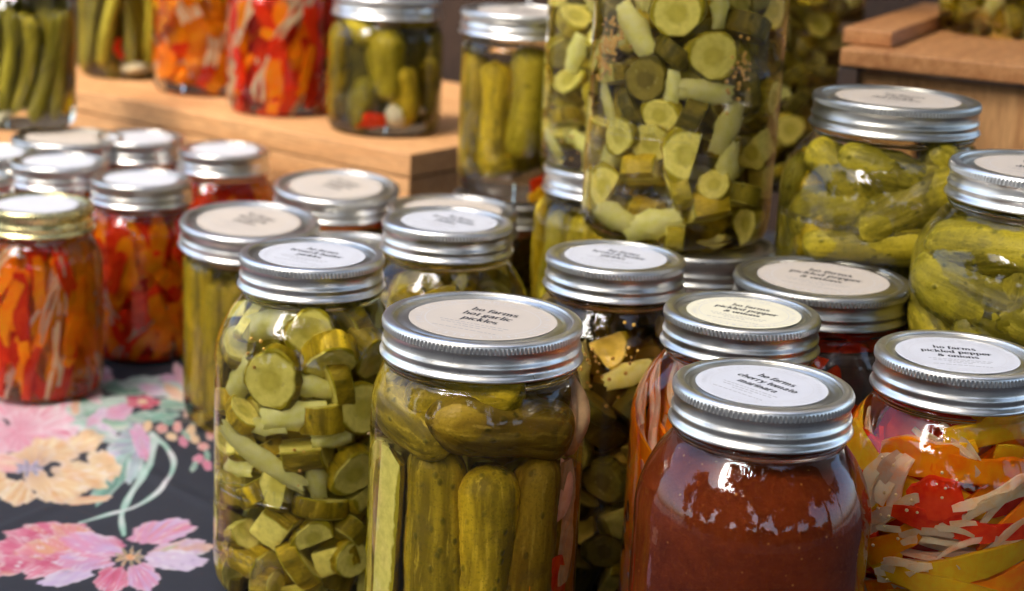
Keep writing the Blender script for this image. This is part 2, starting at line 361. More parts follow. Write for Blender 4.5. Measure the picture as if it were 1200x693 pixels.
# ------------------------------------------------------------------ jar hardware
_cache = {}
def band_mesh(R, mat):
    k = ('band', R, mat.name)
    if k in _cache: return _cache[k]
    P = [(-5.6, -1.6), (-5.6, -.35), (-5.3, -.05), (-4.6, 0), (-3.2, .05), (-2.3, -.1), (-1.6, -.55), (-1.25, -1.2), (-1.1, -1.7), (-1.05, -2.0),
         (-1.05, -3.0), (-1.05, -4.2), (-1.1, -4.5), (-1.35, -5.0), (-1.75, -5.6), (-1.85, -7.0), (-1.8, -8.8), (-1.6, -9.6), (-1.15, -10.3), (-.95, -11.0), (-1.0, -11.6),
         (-1.35, -12.2), (-1.6, -12.8), (-1.55, -13.6), (-1.0, -14.6), (-.40, -15.2), (-.05, -15.9), (0, -16.4), (-.25, -16.8), (-.8, -16.9), (-1.4, -16.5), (-2.6, -14.5), (-2.6, -3.0), (-4.5, -1.6), (-5.6, -1.6)]
    P = [(R+a*1e-3, b*1e-3) for a, b in P]
    ribs = int(R*1000*2*math.pi/1.95); seg = ribs*4
    def mod(i, j): return (0.00028, 0.0, -.00040, 0.0)[j % 4] if 9 <= i <= 11 else 0
    me = lathe('screw_band', P, seg, mod, mats=(mat,)); _cache[k] = me; return me
def disc_mesh(R):
    k = ('disc', R)
    if k in _cache: return _cache[k]
    P = [(0, -1.3), (R*1e3-13, -1.3), (R*1e3-10.8, -1.35), (R*1e3-9.6, -1.75), (R*1e3-8.6, -2.2), (R*1e3-7.4, -2.2), (R*1e3-6.6, -1.7), (R*1e3-6.0, -1.2), (R*1e3-5.2, -1.15), (R*1e3-4.8, -1.6), (R*1e3-4.8, -2.6), (0, -2.6)]
    me = lathe('lid_disc', [(a*1e-3, b*1e-3) for a, b in P], 96, mats=(DISC,)); _cache[k] = me; return me
def disk(name, r, mat, seg=72, z=0):
    vs = [(r*math.cos(2*math.pi*i/seg), r*math.sin(2*math.pi*i/seg), z) for i in range(seg)]
    vs2 = [(x, y, z-.00015) for x, y, z in vs]
    fs = [tuple(range(seg))]+[(i, i+seg, (i+1) % seg+seg, (i+1) % seg) for i in range(seg)]
    return mesh(name, vs+vs2, fs, (mat,), None, False)
TYPES = {  # lid radius, body radius, height, shoulder length
 'quart': (.0372, .0480, .177, .034), 'pint': (.0372, .0415, .130, .018), 'wide_quart': (.0455, .0485, .177, .020),
 'wide_pint': (.0455, .0425, .128, .010), 'crate': (.0455, .0475, .128, .012), 'squat': (.0455, .0575, .105, .032), 'half_gallon': (.0455, .0545, .240, .036)}
def glass_prof(T, h=None):
    lr, br, H, sh = TYPES[T]; H = h or H; nr = lr-.0030
    zt = H-.0172
    if br > lr:
        top = [(br, zt-.008-sh), (br*.997, zt-.006-sh*.82), (br-(br-nr)*.16, zt-.006-sh*.55), (br-(br-nr)*.48, zt-.006-sh*.26), (nr+.0012, zt-.0065), (nr-.0004, zt-.0045), (nr+.0010, zt-.0028), (nr+.0012, zt-.0012), (nr-.0006, zt+.0006), (nr-.0008, zt+.004)]
    else:
        top = [(br, zt-.008-sh), (br+.0002, zt-.010), (br-.0012, zt-.006), (br-.0014, zt-.0035), (br+.0008, zt-.002), (br+.0006, zt-.0004), (br-.0006, zt+.001), (br-.0008, zt+.004)]
    low = [(0, .0028), (br*.5, .0026), (br-.012, .0012), (br-.0085, 0), (br-.0050, .0010), (br-.0016, .0055), (br-.0003, .012), (br, .020), (br, .030)]
    zs = top[0][1]
    low += [(br, .030+(zs-.030)*t) for t in (.25, .5, .75)] + [(br, zs-.008), (br, zs-.004)]
    low = [q for i, q in enumerate(low) if q[1] < zs-.002]
    p = smoothprof(low+top, 4)
    return p + [(top[-1][0], H-.0030), (0, H-.0030)], H
def glass_mesh(T, mat, h=None):
    k = ('glass', T, mat.name, h)
    if k not in _cache:
        p, H = glass_prof(T, h); _cache[k] = lathe('glass', p, 96, mats=(mat,))
    return _cache[k]

class Jar:
    """A mason jar: root empty at its base, glass, screw band, lid disc, paper label, contents"""
    def __init__(s, T, u, v, at='lid', z=0, h=None, mat='dill', metal=None, paper=None, lines=None, rot=0, label='', group=None, cat='jar', name='mason_jar', tilt=None):
        s.T = T; s.lr, s.br, H, s.sh = TYPES[T]; s.H = h or H; s.ri = s.br-.0026
        p = on_z(u, v, z+(s.H if at == 'lid' else 0)); s.p = Vector((p.x, p.y, z))
        s.rz = math.atan2(p.x, p.y)*-1
        s.o = tag(empty(name, s.p, s.rz), label, cat, group)
        if tilt: s.o.rotation_euler = (R_(tilt[0]), R_(tilt[1]), s.rz)
        s.mw = Matrix.Translation(s.p) @ Matrix.Rotation(s.rz, 4, 'Z'); s.inv = s.mw.inverted()
        link('glass', glass_mesh(T, BR[mat], h), s.o)
        b = link('screw_band', band_mesh(s.lr, metal or STEEL), s.o); b.location.z = s.H; b.rotation_euler.z = random.uniform(0, 6)
        d = link('lid_disc', disc_mesh(s.lr), s.o); d.location.z = s.H
        if paper:
            r = .0265 if s.lr < .04 else .0330
            k = ('lab', r, paper.name)
            if k not in _cache: _cache[k] = disk('label', r, paper)
            lb = link('paper_label', _cache[k], s.o); lb.location = (random.uniform(-.0011, .0011), random.uniform(-.0011, .0011), s.H-.00105); lb.rotation_euler.z = R_(rot)
            if lines:
                tx = link('lettering', lettering(lines, r), lb); tx.location.z = .00006
        s.rng = random.Random(hash((round(u), round(v))) & 0xffff)
        s.z0, s.z1 = .006, s.H-.024-s.sh*.15
        s.rmax = s.ri
    def radius(s, z):
        zt = s.H-.0172-.006
        if s.br > s.lr and z > zt-s.sh:
            t = (z-(zt-s.sh))/s.sh; return s.ri-(s.br-s.lr+.003)*min(1, t)**1.8
        if z < .012: return s.ri-.004*(1-z/.012)**2
        return s.ri
    def shell(s, u, v, r):
        """local point where the view ray through photo pixel u,v meets the cylinder of radius r"""
        o = s.inv @ EYE; d = (s.inv.to_3x3() @ ray(u, v))
        a = d.x**2+d.y**2; b = 2*(o.x*d.x+o.y*d.y); c = o.x**2+o.y**2-r*r; D = b*b-4*a*c
        t = (-b-math.sqrt(D))/(2*a) if D > 0 else -b/(2*a)
        q = o+d*t
        if D <= 0: l = math.hypot(q.x, q.y); q.x *= r/l; q.y *= r/l
        return q
    def frame(s, q, ang=0, face='f', tip=0, spin=0):
        """orientation: 'f' local z points out of the jar, 's' local z lies in the glass surface at angle ang, 't' the same but x is along ang"""
        n = Vector((q.x, q.y, 0)).normalized(); t = Vector((-n.y, n.x, 0)); up = Vector((0, 0, 1)); a = R_(ang)
        d = t*math.cos(a)+up*math.sin(a); e = -t*math.sin(a)+up*math.cos(a)
        if face == 'f': x, y, zz = d, e, n
        elif face == 's': x, y, zz = e, n, d; x, y = y, x; y = zz.cross(x)
        Mx = Matrix((( x.x, y.x, zz.x, 0), (x.y, y.y, zz.y, 0), (x.z, y.z, zz.z, 0), (0, 0, 0, 1)))
        Mx = Mx @ Matrix.Rotation(R_(tip), 4, 'X') @ Matrix.Rotation(R_(spin), 4, 'Z')
        return Matrix.Translation(q) @ Mx
    def put(s, name, me, q, ang=0, face='f', tip=0, spin=0, sc_=1.0):
        m = s.frame(Vector(q), ang, face, tip, spin)
        S = Matrix.Diagonal((sc_, sc_, sc_, 1)) if not isinstance(sc_, tuple) else Matrix.Diagonal((*sc_, 1))
        return link(name, me, s.o, mw=m @ S)

# ------------------------------------------------------------------ contents
def chunk_mesh(r, th, seed, skin, cut, seg=26, oval=0, flats=()):
    rng = random.Random(seed); ph = [rng.uniform(0, 6) for _ in range(4)]
    rows = [(-th/2, .90), (-th/2+.0006, .97), (-th*.25, 1.0), (th*.02, 1.01), (th*.25, 1.0), (th/2-.0006, .97), (th/2, .90)]
    vs, fs, fm = [], [], []
    for i, (z, k) in enumerate(rows):
        for j in range(seg):
            a = 2*math.pi*j/seg
            rr = r*k*(1+.06*math.sin(2*a+ph[0])+.06*math.sin(3*a+ph[1])+.03*math.sin(7*a+ph[2]+z*300)+.012*math.sin(11*a+ph[3])+oval*math.cos(2*a)+.05*noise.noise(Vector((math.cos(a)*2+seed, math.sin(a)*2, z*200))))
            for (fa, fd) in flats:
                cc = math.cos(a-fa)
                if cc > .05: rr = min(rr, fd*r*k/cc*(1+.03*math.sin(z*900+a*5)))
            zz = z+th*.06*math.sin(a+ph[3])*(1 if abs(z) > th*.3 else 0)
            vs.append((rr*math.cos(a), rr*math.sin(a), zz))
    for i in range(len(rows)-1):
        for j in range(seg):
            k = (j+1) % seg; fs.append((i*seg+j, i*seg+k, (i+1)*seg+k, (i+1)*seg+j)); am = 2*math.pi*(j+.5)/seg
            fl = any(math.cos(am-fa) > .05 and fd/math.cos(am-fa) < .93 for fa, fd in flats); fm.append(1 if i in (0, 5) or fl else 0)
    for top in (0, 1):
        base = (len(rows)-1)*seg if top else 0; z = rows[-1][0] if top else rows[0][0]
        b = len(vs)
        for j in range(seg):
            p = vs[base+j]; vs.append((p[0]*.5, p[1]*.5, p[2]-(.0004 if top else -.0004)))
        vs.append((0, 0, z*(.94)))
        for j in range(seg):
            k = (j+1) % seg
            f = (base+j, base+k, b+k, b+j); g = (b+j, b+k, b+seg)
            if not top: f = f[::-1]; g = g[::-1]
            fs += [f, g]; fm += [1, 1]
    return mesh('pickle_chunk', vs, fs, (skin, cut), fm)
def wobble_tube(name, pts, rad, seg, mats, flat=1.0, warts=0, seed=0):
    """closed tube round a list of points with per-point radius, flattened by flat, warty"""
    vs, fs = [], []; n = len(pts); rng = random.Random(seed); off = Vector((seed*3.7, seed*1.3, 0))
    P = [Vector(p) for p in pts]
    for i, p in enumerate(P):
        d = (P[min(i+1, n-1)]-P[max(i-1, 0)]).normalized(); x = d.cross(Vector((.13, .9, .21))).normalized(); y = d.cross(x)
        for j in range(seg):
            a = 2*math.pi*j/seg; q = x*math.cos(a)+y*math.sin(a)*flat
            rr = rad[i]
            if warts: rr *= 1+warts*(noise.noise((p+q*rad[i])*330+off)*.75+noise.noise((p+q*rad[i])*70+off)*.5)
            vs.append(p+q*rr)
    for i in range(n-1):
        for j in range(seg):
            k = (j+1) % seg; fs.append((i*seg+j, i*seg+k, (i+1)*seg+k, (i+1)*seg+j))
    fs.append(tuple(range(seg))[::-1]); fs.append(tuple((n-1)*seg+j for j in range(seg)))
    return mesh(name, vs, fs, mats)
def gherkin_mesh(L, r, seed, skin, bend=.06, seg=18, n=22, warts=.10):
    rng = random.Random(seed); pts, rad = [], []
    for i in range(n):
        t = i/(n-1); z = (t-.5)*L; x = bend*L*(1-(2*t-1)**2)
        e = min(t, 1-t)*L/r; k = math.sqrt(max(0, 1-(1-min(e, 1))**2))
        pts.append((x, .002*math.sin(t*5+seed), z)); rad.append(max(r*k*(.93+.07*math.sin(t*9+seed)), r*.08))
    return wobble_tube('pickle', pts, rad, seg, (skin,), 1, warts, seed)
def spear_mesh(L, r, seed, skin, cut, open_=100):
    """a lengthwise wedge of pickle: skin on the arc, cut flesh on the flats; z is its length, +x out of the jar"""
    rng = random.Random(seed); n = 20; arcn = 9; vs, fs, fm = [], [], []
    for i in range(n):
        t = i/(n-1); z = (t-.5)*L; e = min(t, 1-t)*L/(r*.8); k = .35+.65*math.sqrt(max(0, 1-(1-min(e, 1))**2)); bx = .04*L*math.sin(t*3.14)*(.5 if seed % 2 else -.3)
        for j in range(arcn):
            a = R_(-open_/2+open_*j/(arcn-1)); rr = r*k*(1+.06*noise.noise(Vector((math.cos(a)*r*160, math.sin(a)*r*160+seed, z*160)))+.03*math.sin(a*6+seed))
            vs.append((rr*math.cos(a)-r*.55+bx, rr*math.sin(a), z))
        vs.append((-r*.55+bx, 0, z))
    m = arcn+1
    for i in range(n-1):
        for j in range(m):
            k = (j+1) % m; fs.append((i*m+j, i*m+k, (i+1)*m+k, (i+1)*m+j)); fm.append(0 if j < arcn-1 else 1)
    fs.append(tuple(range(m))[::-1]); fs.append(tuple((n-1)*m+j for j in range(m))); fm += [1, 1]
    me = mesh('pickle_spear', vs, fs, (skin, cut), fm)
    return me
def slab_mesh(name, w, l, th, curl, mat, seed=0, nu=7, nv=6):
    """curled slab (an onion layer), z is the outward side"""
    rng = random.Random(seed); vs, fs = [], []
    for side in (1, -1):
        for i in range(nu):
            for j in range(nv):
                x = (i/(nu-1)-.5)*l; y = (j/(nv-1)-.5)*w*(1-.35*abs(i/(nu-1)-.5)*2)
                z = -curl*(y/w*2)**2*w*.5-curl*.5*(x/l*2)**2*l*.25+.0006*math.sin(i*2+seed+j)
                edge = (i in (0, nu-1)) or (j in (0, nv-1))
                vs.append((x*(1+.05*math.sin(j*3+seed)), y*(1+.06*math.sin(i*2.3+seed)), z+side*th/2*(.35 if edge else 1)))
    N = nu*nv
    for i in range(nu-1):
        for j in range(nv-1):
            a, b, c, d = i*nv+j, (i+1)*nv+j, (i+1)*nv+j+1, i*nv+j+1
            fs.append((a, b, c, d)); fs.append((a+N, d+N, c+N, b+N))
    per = [i*nv for i in range(nu)]+[(nu-1)*nv+j for j in range(1, nv)]+[i*nv+nv-1 for i in range(nu-2, -1, -1)]+[j for j in range(nv-2, 0, -1)]
    for a, b in zip(per, per[1:]+per[:1]): fs.append((a, a+N, b+N, b))
    return mesh(name, vs, fs, (mat,))
def clove_mesh(L, r, seed, mat):
    pts, rad = [], []
    for i in range(12):
        t = i/11; pts.append((.18*L*math.sin(t*3.1), 0, (t-.5)*L)); rad.append(max(r*(math.sin(math.pi*t**.72))**.7, r*.06))
    return wobble_tube('garlic_clove', pts, rad, 14, (mat,), .8, .02, seed)

FL = [(), ((1.2, .35),), (), ((.5, .45), (2.4, .5)), (), ((2.0, .2),)]
CH = [chunk_mesh(.011, th, i, SKIN, CUT, oval=(i % 3)*.05) for i, th in enumerate((.007, .010, .013, .0085, .015, .011))]
CHX = [chunk_mesh(.0115, th, i+70, SKIN, CUT, oval=.06, flats=FL[(i*2+1) % 6]) for i, th in enumerate((.009, .013, .016, .008))]
CHB = [chunk_mesh(.011, th, i+40, SKINY, CUT, oval=(i % 3)*.05) for i, th in enumerate((.007, .010, .012, .0085))]
CHD = [chunk_mesh(.011, th, i+20, SKIND, CUTD, oval=(i % 3)*.04) for i, th in enumerate((.008, .011, .014))]
ON = [slab_mesh('onion_piece', .013, .026, .0032, .5, ONION, i) for i in range(3)]
ONS = slab_mesh('onion_piece', .010, .044, .0030, .4, ONION, 5, 10)
SKINF = m_skin('fresh_pickle_skin', (.13, .105, .006), (.30, .24, .016), (.05, .05, .005))
GH = [gherkin_mesh(L, r, i, m, .06, 22, 34, .11) for i, (L, r, m) in enumerate(((.058, .0115, SKIN), (.050, .012, SKINF), (.062, .0125, SKINF), (.046, .0105, SKIN)))]
GHL = [gherkin_mesh(L, r, i+9, m, .03) for i, (L, r, m) in enumerate(((.088, .0125, SKIN), (.092, .0115, SKINY), (.085, .0130, SKIN)))]
SP = [spear_mesh(.105, .0150, i, s_, CUT, o_) for i, (s_, o_) in enumerate(((SKIN, 100), (SKINY, 120), (SKIN, 110), (SKIN, 90)))]
BN = [gherkin_mesh(L, .0062, i+30, BEANM, b_, 10, 16, .08) for i, (L, b_) in enumerate(((.085, .05), (.078, -.06), (.09, .02)))]

def pack(jar, radii, fixed=(), it=160, seed=1, z0=None, z1=None, dens=None):
    """relax spheres inside the jar so that the pieces hardly overlap"""
    rng = np.random.default_rng(seed); n = len(radii); rad = np.array(list(radii)+[f[3] for f in fixed])
    z0 = jar.z0 if z0 is None else z0; z1 = jar.z1 if z1 is None else z1
    P = np.zeros((len(rad), 3)); a = rng.uniform(0, 6.28, n); rr = jar.ri*np.sqrt(rng.uniform(0, 1, n))*.8
    P[:n, 0] = rr*np.cos(a); P[:n, 1] = rr*np.sin(a); P[:n, 2] = rng.uniform(z0+.01, z1-.005, n)
    for k, f in enumerate(fixed): P[n+k] = f[:3]
    for _ in range(it):
        D = P[:, None]-P[None]; L = np.linalg.norm(D, axis=2)+np.eye(len(rad)); ov = (rad[:, None]+rad[None])-L; np.fill_diagonal(ov, 0)
        ov = np.clip(ov, 0, None); mv = (D/L[..., None]*ov[..., None]*.35).sum(1); P[:n] += mv[:n]; P[:n, 2] -= .0001
        for i in range(n):
            lim = max(jar.radius(P[i, 2])-rad[i]*.93, .001); l = math.hypot(P[i, 0], P[i, 1])
            if l > lim: P[i, 0] *= lim/l; P[i, 1] *= lim/l
            P[i, 2] = min(max(P[i, 2], z0+rad[i]*.85), z1-rad[i]*.6)
    return P[:n], rad[:n]
def fill_chunks(jar, n, meshes, onions=ON, fixed=(), seed=1, onion_p=.2, rr=(.0088, .0118), z1=None):
    rng = random.Random(seed); radii = [rng.uniform(*rr) for _ in range(n)]
    P, rad = pack(jar, radii, fixed, seed=seed, z1=z1)
    for p, r in zip(P, rad):
        q = Vector(p); q = q if math.hypot(q.x, q.y) > 1e-4 else q+Vector((.001, 0, 0))
        if rng.random() < onion_p: jar.put('onion_piece', rng.choice(onions), q, rng.uniform(0, 180), 'f', rng.uniform(-50, 50), 0, r/.011)
        else: jar.put('pickle_chunk', rng.choice(meshes), q, rng.uniform(0, 180), rng.choice('fss'), rng.uniform(-40, 40), rng.uniform(0, 360), r/.0102)
def seeds(jar, clusters, n=26, mat=SEED, spread=.006, r=.0010):
    bm = bmesh.new(); rng = random.Random(5)
    for q in clusters:
        nrm = Vector((q.x, q.y, 0)).normalized(); t = Vector((-nrm.y, nrm.x, 0))
        for _ in range(n):
            p = q+t*rng.gauss(0, spread*.6)+Vector((0, 0, rng.gauss(0, spread)))+nrm*rng.uniform(-.001, .0012)
            l = math.hypot(p.x, p.y); m = jar.ri-.0006
            if l > m: p.x *= m/l; p.y *= m/l
            bmesh.ops.create_icosphere(bm, subdivisions=1, radius=r*rng.uniform(.8, 1.15), matrix=Matrix.Translation(p))
    me = bpy.data.meshes.new('mustard_seeds'); bm.to_mesh(me); bm.free(); me.materials.append(mat)
    me.polygons.foreach_set('use_smooth', [True]*len(me.polygons))
    return tag(link('mustard_seeds', me, jar.o), kind='stuff')
def strip(jar, phi, z, r, ang, L, w_, th, mat, name, wav=.15, seed=0, bow=0):
    """a strip of vegetable lying along the inside of the glass"""
    n = 11; rng = random.Random(seed); vs, fs = [], []; a = R_(ang); ph = rng.uniform(0, 6); pts = []
    for i in range(n):
        t = i/(n-1)-.5; s_ = t*L; off = wav*L*.25*math.sin(t*6+ph)+bow*L*(.25-t*t)
        du = s_*math.cos(a)-off*math.sin(a); dz = s_*math.sin(a)+off*math.cos(a)
        zz = z+dz; rr = min(r+.0012*math.sin(t*7+ph), jar.radius(min(max(zz, .004), jar.H))-th*.55)
        zz = min(max(zz, .004), jar.H-.021)
        f = phi+du/max(r, .012); tw = .25*math.sin(t*4+ph)
        wv = w_/2*(1-.30*(abs(t)*2)**6)*(1+.12*math.sin(t*11+ph))
        nx, ny = math.sin(f), -math.cos(f); tx, ty = math.cos(f), math.sin(f)
        # width direction perpendicular to the run, in the surface
        wx, wz = -math.sin(a), math.cos(a)
        for (cw, cn) in ((-1, -.45), (-.96, .42), (0, .5), (.96, .42), (1, -.45), (0, -.5)):
            o_ = cw*wv; d_ = cn*th+cw*tw*wv*.4
            vs.append(Vector((nx*(rr+d_)+tx*wx*o_, ny*(rr+d_)+ty*wx*o_, zz+wz*o_)))
    c = sum(vs, Vector())/len(vs)
    for i in range(n-1):
        for j in range(6):
            k = (j+1) % 6; fs.append((i*6+j, i*6+k, (i+1)*6+k, (i+1)*6+j))
    fs.append(tuple(range(6))[::-1]); fs.append(tuple((n-1)*6+j for j in range(6)))
    me = mesh(name, [v-c for v in vs], fs, (mat,)); o = link(name, me, jar.o); o.location = c; return o
def fill_strips(jar, n, kinds, ang=(60, 120), L=(.03, .06), seed=1, w_=(.004, .009), wav=.3, layers=((0, .004), (.006, .012), (.014, .024)), z1=None, bow=.5):
    """kinds: list of (weight, material, name)"""
    rng = random.Random(seed); z1 = z1 or jar.z1
    ws = [k[0] for k in kinds]
    for li, (a, b) in enumerate(layers):
        m = int(n*(1-.22*li))
        for i in range(m):
            k = rng.choices(kinds, ws)[0]; th = rng.uniform(.0010, .0016) if 'onion' in k[2] else rng.uniform(.0016, .0024); an = rng.uniform(*ang); l = rng.uniform(*L); w0 = rng.uniform(*w_)*(.85 if 'onion' in k[2] else 1)
            z = rng.uniform(jar.z0+.008, z1-.008); r = jar.radius(z)-th*.6-rng.uniform(a, b); f0 = 2*math.pi*((i*.618) % 1)+rng.uniform(-.2, .2); bw = rng.uniform(-bow, bow)
            if 'onion' in k[2]:      # thin slivers lying side by side
                a_ = R_(an); gap = w0*.42
                for q in range(3 if li == 0 else 2):
                    o_ = (q-1)*gap; strip(jar, f0-math.sin(a_)*o_/max(r, .012), z+math.cos(a_)*o_, r-.0004*q, an+rng.uniform(-7, 7), l*rng.uniform(.8, 1.1), w0*.34, th, k[1], k[2], wav, rng.randrange(9999), bw)
            else: strip(jar, f0, z, r, an, l, w0, th, k[1], k[2], wav, rng.randrange(9999), bw)
def core(jar, mat, k=.55, z1=None):
    z1 = z1 or jar.z1; r = jar.ri*k
    me = lathe('packed_vegetables', smoothprof([(0, .008), (r*.8, .009), (r, .02), (r*.95, z1*.5), (r, z1*.8), (r*.8, z1-.004), (0, z1-.003)], 3), 24, lambda i, j: .002*math.sin(j*2.4+i), mats=(mat,))
    return link('packed_vegetables', me, jar.o)
def fill_upright(jar, n, meshes, name, r_in, z, lean=6, seed=1, scale=(.95, 1.08), rings=((1, 0),), face_x=True):
    rng = random.Random(seed)
    for ring, (k, off) in enumerate(rings):
        m = max(1, int(n*k))
        for i in range(m):
            a = 2*math.pi*(i+off+.3*rng.random())/m; q = Vector((math.sin(a)*r_in*k, -math.cos(a)*r_in*k, z+rng.uniform(-.003, .003)))
            if math.hypot(q.x, q.y) < 1e-4: q.x = 1e-4
            jar.put(name, rng.choice(meshes), q, 90+rng.uniform(-lean, lean), 's', rng.uniform(-3, 3), rng.uniform(-25, 25) if face_x else rng.uniform(0, 360), rng.uniform(*scale))
_bev = {}
def bevel_char(ch):
    if ch not in _bev:
        cu = bpy.data.curves.new('t', 'FONT'); cu.body = ch; cu.size = 1; cu.align_x = 'CENTER'; cu.resolution_u = 2; cu.extrude = .02; cu.bevel_depth = .035; cu.offset = -.02; cu.bevel_resolution = 1
        o = bpy.data.objects.new('t', cu); C.objects.link(o); bpy.context.view_layer.update()
        me = bpy.data.meshes.new_from_object(o.evaluated_get(bpy.context.evaluated_depsgraph_get()))
        _bev[ch] = ([tuple(v.co) for v in me.vertices], [tuple(p.vertices) for p in me.polygons])
        bpy.data.objects.remove(o); bpy.data.curves.remove(cu); bpy.data.meshes.remove(me)
    return _bev[ch]
def emboss(jar, text, u, v, size, line=0):
    q = jar.shell(u, v, jar.br); f0 = math.atan2(q.x, -q.y); vs, fs = [], []; pitch = size*.78; n = len(text)
    def wrap(x, y, z): f = f0+x/jar.br; r = jar.br-.0001+z; return (math.sin(f)*r, -math.cos(f)*r, q.z+y)
    for i, ch in enumerate(text):
        cv, cf = bevel_char(ch); o = len(vs); cx = (i-(n-1)/2)*pitch
        vs += [wrap(cx+x*size, y*size, z*size) for x, y, z in cv]; fs += [tuple(k+o for k in f) for f in cf]
    if line:
        m = 24; o = len(vs)
        for i in range(m):
            x = (i/(m-1)-.5)*line; y = -size*.32
            for (dy, dz) in ((-.0004, 0), (-.0002, .0005), (.0002, .0005), (.0004, 0)): vs.append(wrap(x, y+dy, dz))
        for i in range(m-1):
            for k in range(3): a = o+i*4+k; fs.append((a, a+4, a+5, a+1))
    return link('raised_lettering', mesh('raised_lettering', vs, fs, (EMB,)), jar.o)
#CONTENT
CAN_Y0, CAN_Y1 = .50, 2.6
TREES = [(-9, -7, 1.3), (-6, -9, 1.2), (-3.2, -8.5, .9), (-.2, -7.0, 1.45), (2.6, -6.6, 1.6), (5.5, -7, 1.6), (8, -6, 1.5), (-8, -3, 1.1), (8, -2, 1.5)]
# ------------------------------------------------------------------ the setting
def m_cloth():
    t = NT('printed_cloth'); a = t.n('VertexColor'); a.layer_name = 'print'
    n = t.noise(60, 3, .5); wv = t.noise(1500, 2, .5)
    c = t.mix(t.math('MULTIPLY', n, .25), a.outputs[0], (.03, .03, .035)); t.princ(c, .8, 0, t.bump(wv, .35, .0004)); return t.m
CLOTH = m_cloth()
def s2l(c):
    c = np.array(c, float)/255; return np.where(c <= .04045, c/12.92, ((c+.055)/1.055)**2.4)
def cloth_colors(X, Y):
    """printed flowers, drawn as brush strokes; the coordinates of the print are those of a drawing board laid on the cloth"""
    P = np.stack([X, Y, np.zeros_like(X)-CAM_H], 1); f = P@np.array(FW)
    U = (P@np.array(RT))/f*FPX+600; V = 346.5-(P@np.array(UP))/f*FPX
    U = np.clip(U, -400, 1600); V = np.clip(V, 200, 900)
    N = len(X); UA, VA = U, V
    def vn(a, b, seed):   # cheap smooth noise
        r = np.random.default_rng(seed); s = 0
        for k in range(5):
            w1, w2, p = r.normal(0, 1), r.normal(0, 1), r.uniform(0, 6); s = s+np.sin(a*w1*(1+k*.6)+b*w2*(1+k*.6)+p)/(1+k*.35)
        return s/3.2
    base = s2l((27, 29, 40)); C_ = np.tile(base, (N, 1)); C_ *= (1+.10*vn(U*.05, V*.05, 1))[:, None]
    PK, DP, PE, CR, LI, MI, WH_, GN, OR_, RD = [s2l(c) for c in ((232, 135, 158), (205, 72, 112), (230, 172, 112), (244, 222, 178), (206, 178, 216), (156, 202, 178), (238, 226, 226), (70, 120, 100), (228, 140, 80), (200, 50, 60))]
    def lay(mask, col):
        C_[:] = C_*(1-mask[:, None])+col*mask[:, None]
    def sm(x, w=.12): return np.clip(x/w, 0, 1)
    def petal(cx, cy, rx, ry, rot, cols, root, seed, dark=None):
        nonlocal U, V
        U0, V0 = UA, VA; b_ = max(rx, ry)*1.35/2.636; sel = np.where((U0 > cx/2.636-b_) & (U0 < cx/2.636+b_) & (V0 > 430+cy/2.636-b_) & (V0 < 430+cy/2.636+b_))[0]
        if len(sel) == 0: return
        U, V = U0[sel], V0[sel]; cx, cy, root = cx/2.636, 430+cy/2.636, (root[0]/2.636, 430+root[1]/2.636); rx /= 2.636; ry /= 2.636
        a = R_(rot); x = (U-cx)*math.cos(a)+(V-cy)*math.sin(a); y = -(U-cx)*math.sin(a)+(V-cy)*math.cos(a)
        th = np.arctan2(y/ry, x/rx); d = np.hypot(x/rx, y/ry)/(1+.07*np.sin(5*th+seed)+.05*np.sin(9*th+seed*2)+.03*np.sin(17*th))
        m = sm(1-d, .09)
        ang = np.arctan2(V-root[1], U-root[0]); rr = np.hypot(V-root[1], U-root[0])
        s = vn(ang*16, rr*.06, seed); s2 = vn(ang*30, rr*.10, seed+9); t = np.clip(.5+.55*s, 0, 1)[:, None]; t2 = np.clip(-.1+.8*s2, 0, 1)[:, None]
        c = cols[0]*(1-t)+cols[1]*t; c = c*(1-t2)+cols[2]*t2
        e = np.clip((d-.62)/.38, 0, 1)[:, None]*.6*(np.clip(.5+s2, 0, 1))[:, None]; c = c*(1-e)+WH_*e; s3 = vn(ang*46, rr*.15, seed+17); e = np.clip(1.6*s3-.55, 0, .8)[:, None]; c = c*(1-e)+WH_*e; e = np.clip(-1.6*s3-.75, 0, .55)[:, None]; c = c*(1-e)+cols[0]*.45*e
        if dark is not None:
            k = np.clip(1-rr/(max(rx, ry)*1.1), 0, 1)[:, None]*np.clip(.4+s, 0, 1)[:, None]; c = c*(1-k)+dark*k
        m = m[:, None]; C_[sel] = C_[sel]*(1-m)+c*m; U, V = U0, V0
    def curve(pts, w0, w1, cols, seed):
        pts = np.array(pts, float)/2.636; pts[:, 1] += 430; n = len(pts); Q = []
        for i in range(n-1):
            p0, p1, p2, p3 = pts[max(i-1, 0)], pts[i], pts[i+1], pts[min(i+2, n-1)]
            for t in np.linspace(0, 1, 10, endpoint=False): Q.append(.5*((2*p1)+(-p0+p2)*t+(2*p0-5*p1+4*p2-p3)*t*t+(-p0+3*p1-3*p2+p3)*t**3))
        Q.append(pts[-1]); Q = np.array(Q); best = np.full(N, 1e9); par = np.zeros(N)
        sel = np.where((U > Q[:, 0].min()-20) & (U < Q[:, 0].max()+20) & (V > Q[:, 1].min()-20) & (V < Q[:, 1].max()+20))[0]
        for i, q in enumerate(Q):
            dd = np.hypot(U[sel]-q[0], V[sel]-q[1]); b = dd < best[sel]; best[sel[b]] = dd[b]; par[sel[b]] = i/len(Q)
        w = (w0+(w1-w0)*par)/2.636/2*(1+.15*np.sin(par*23+seed)); m = sm(w-best, 1.2); t = np.clip(.5+.8*vn(par*14, best*.5, seed), 0, 1)[:, None]
        lay(m, cols[0]*(1-t)+cols[1]*t)
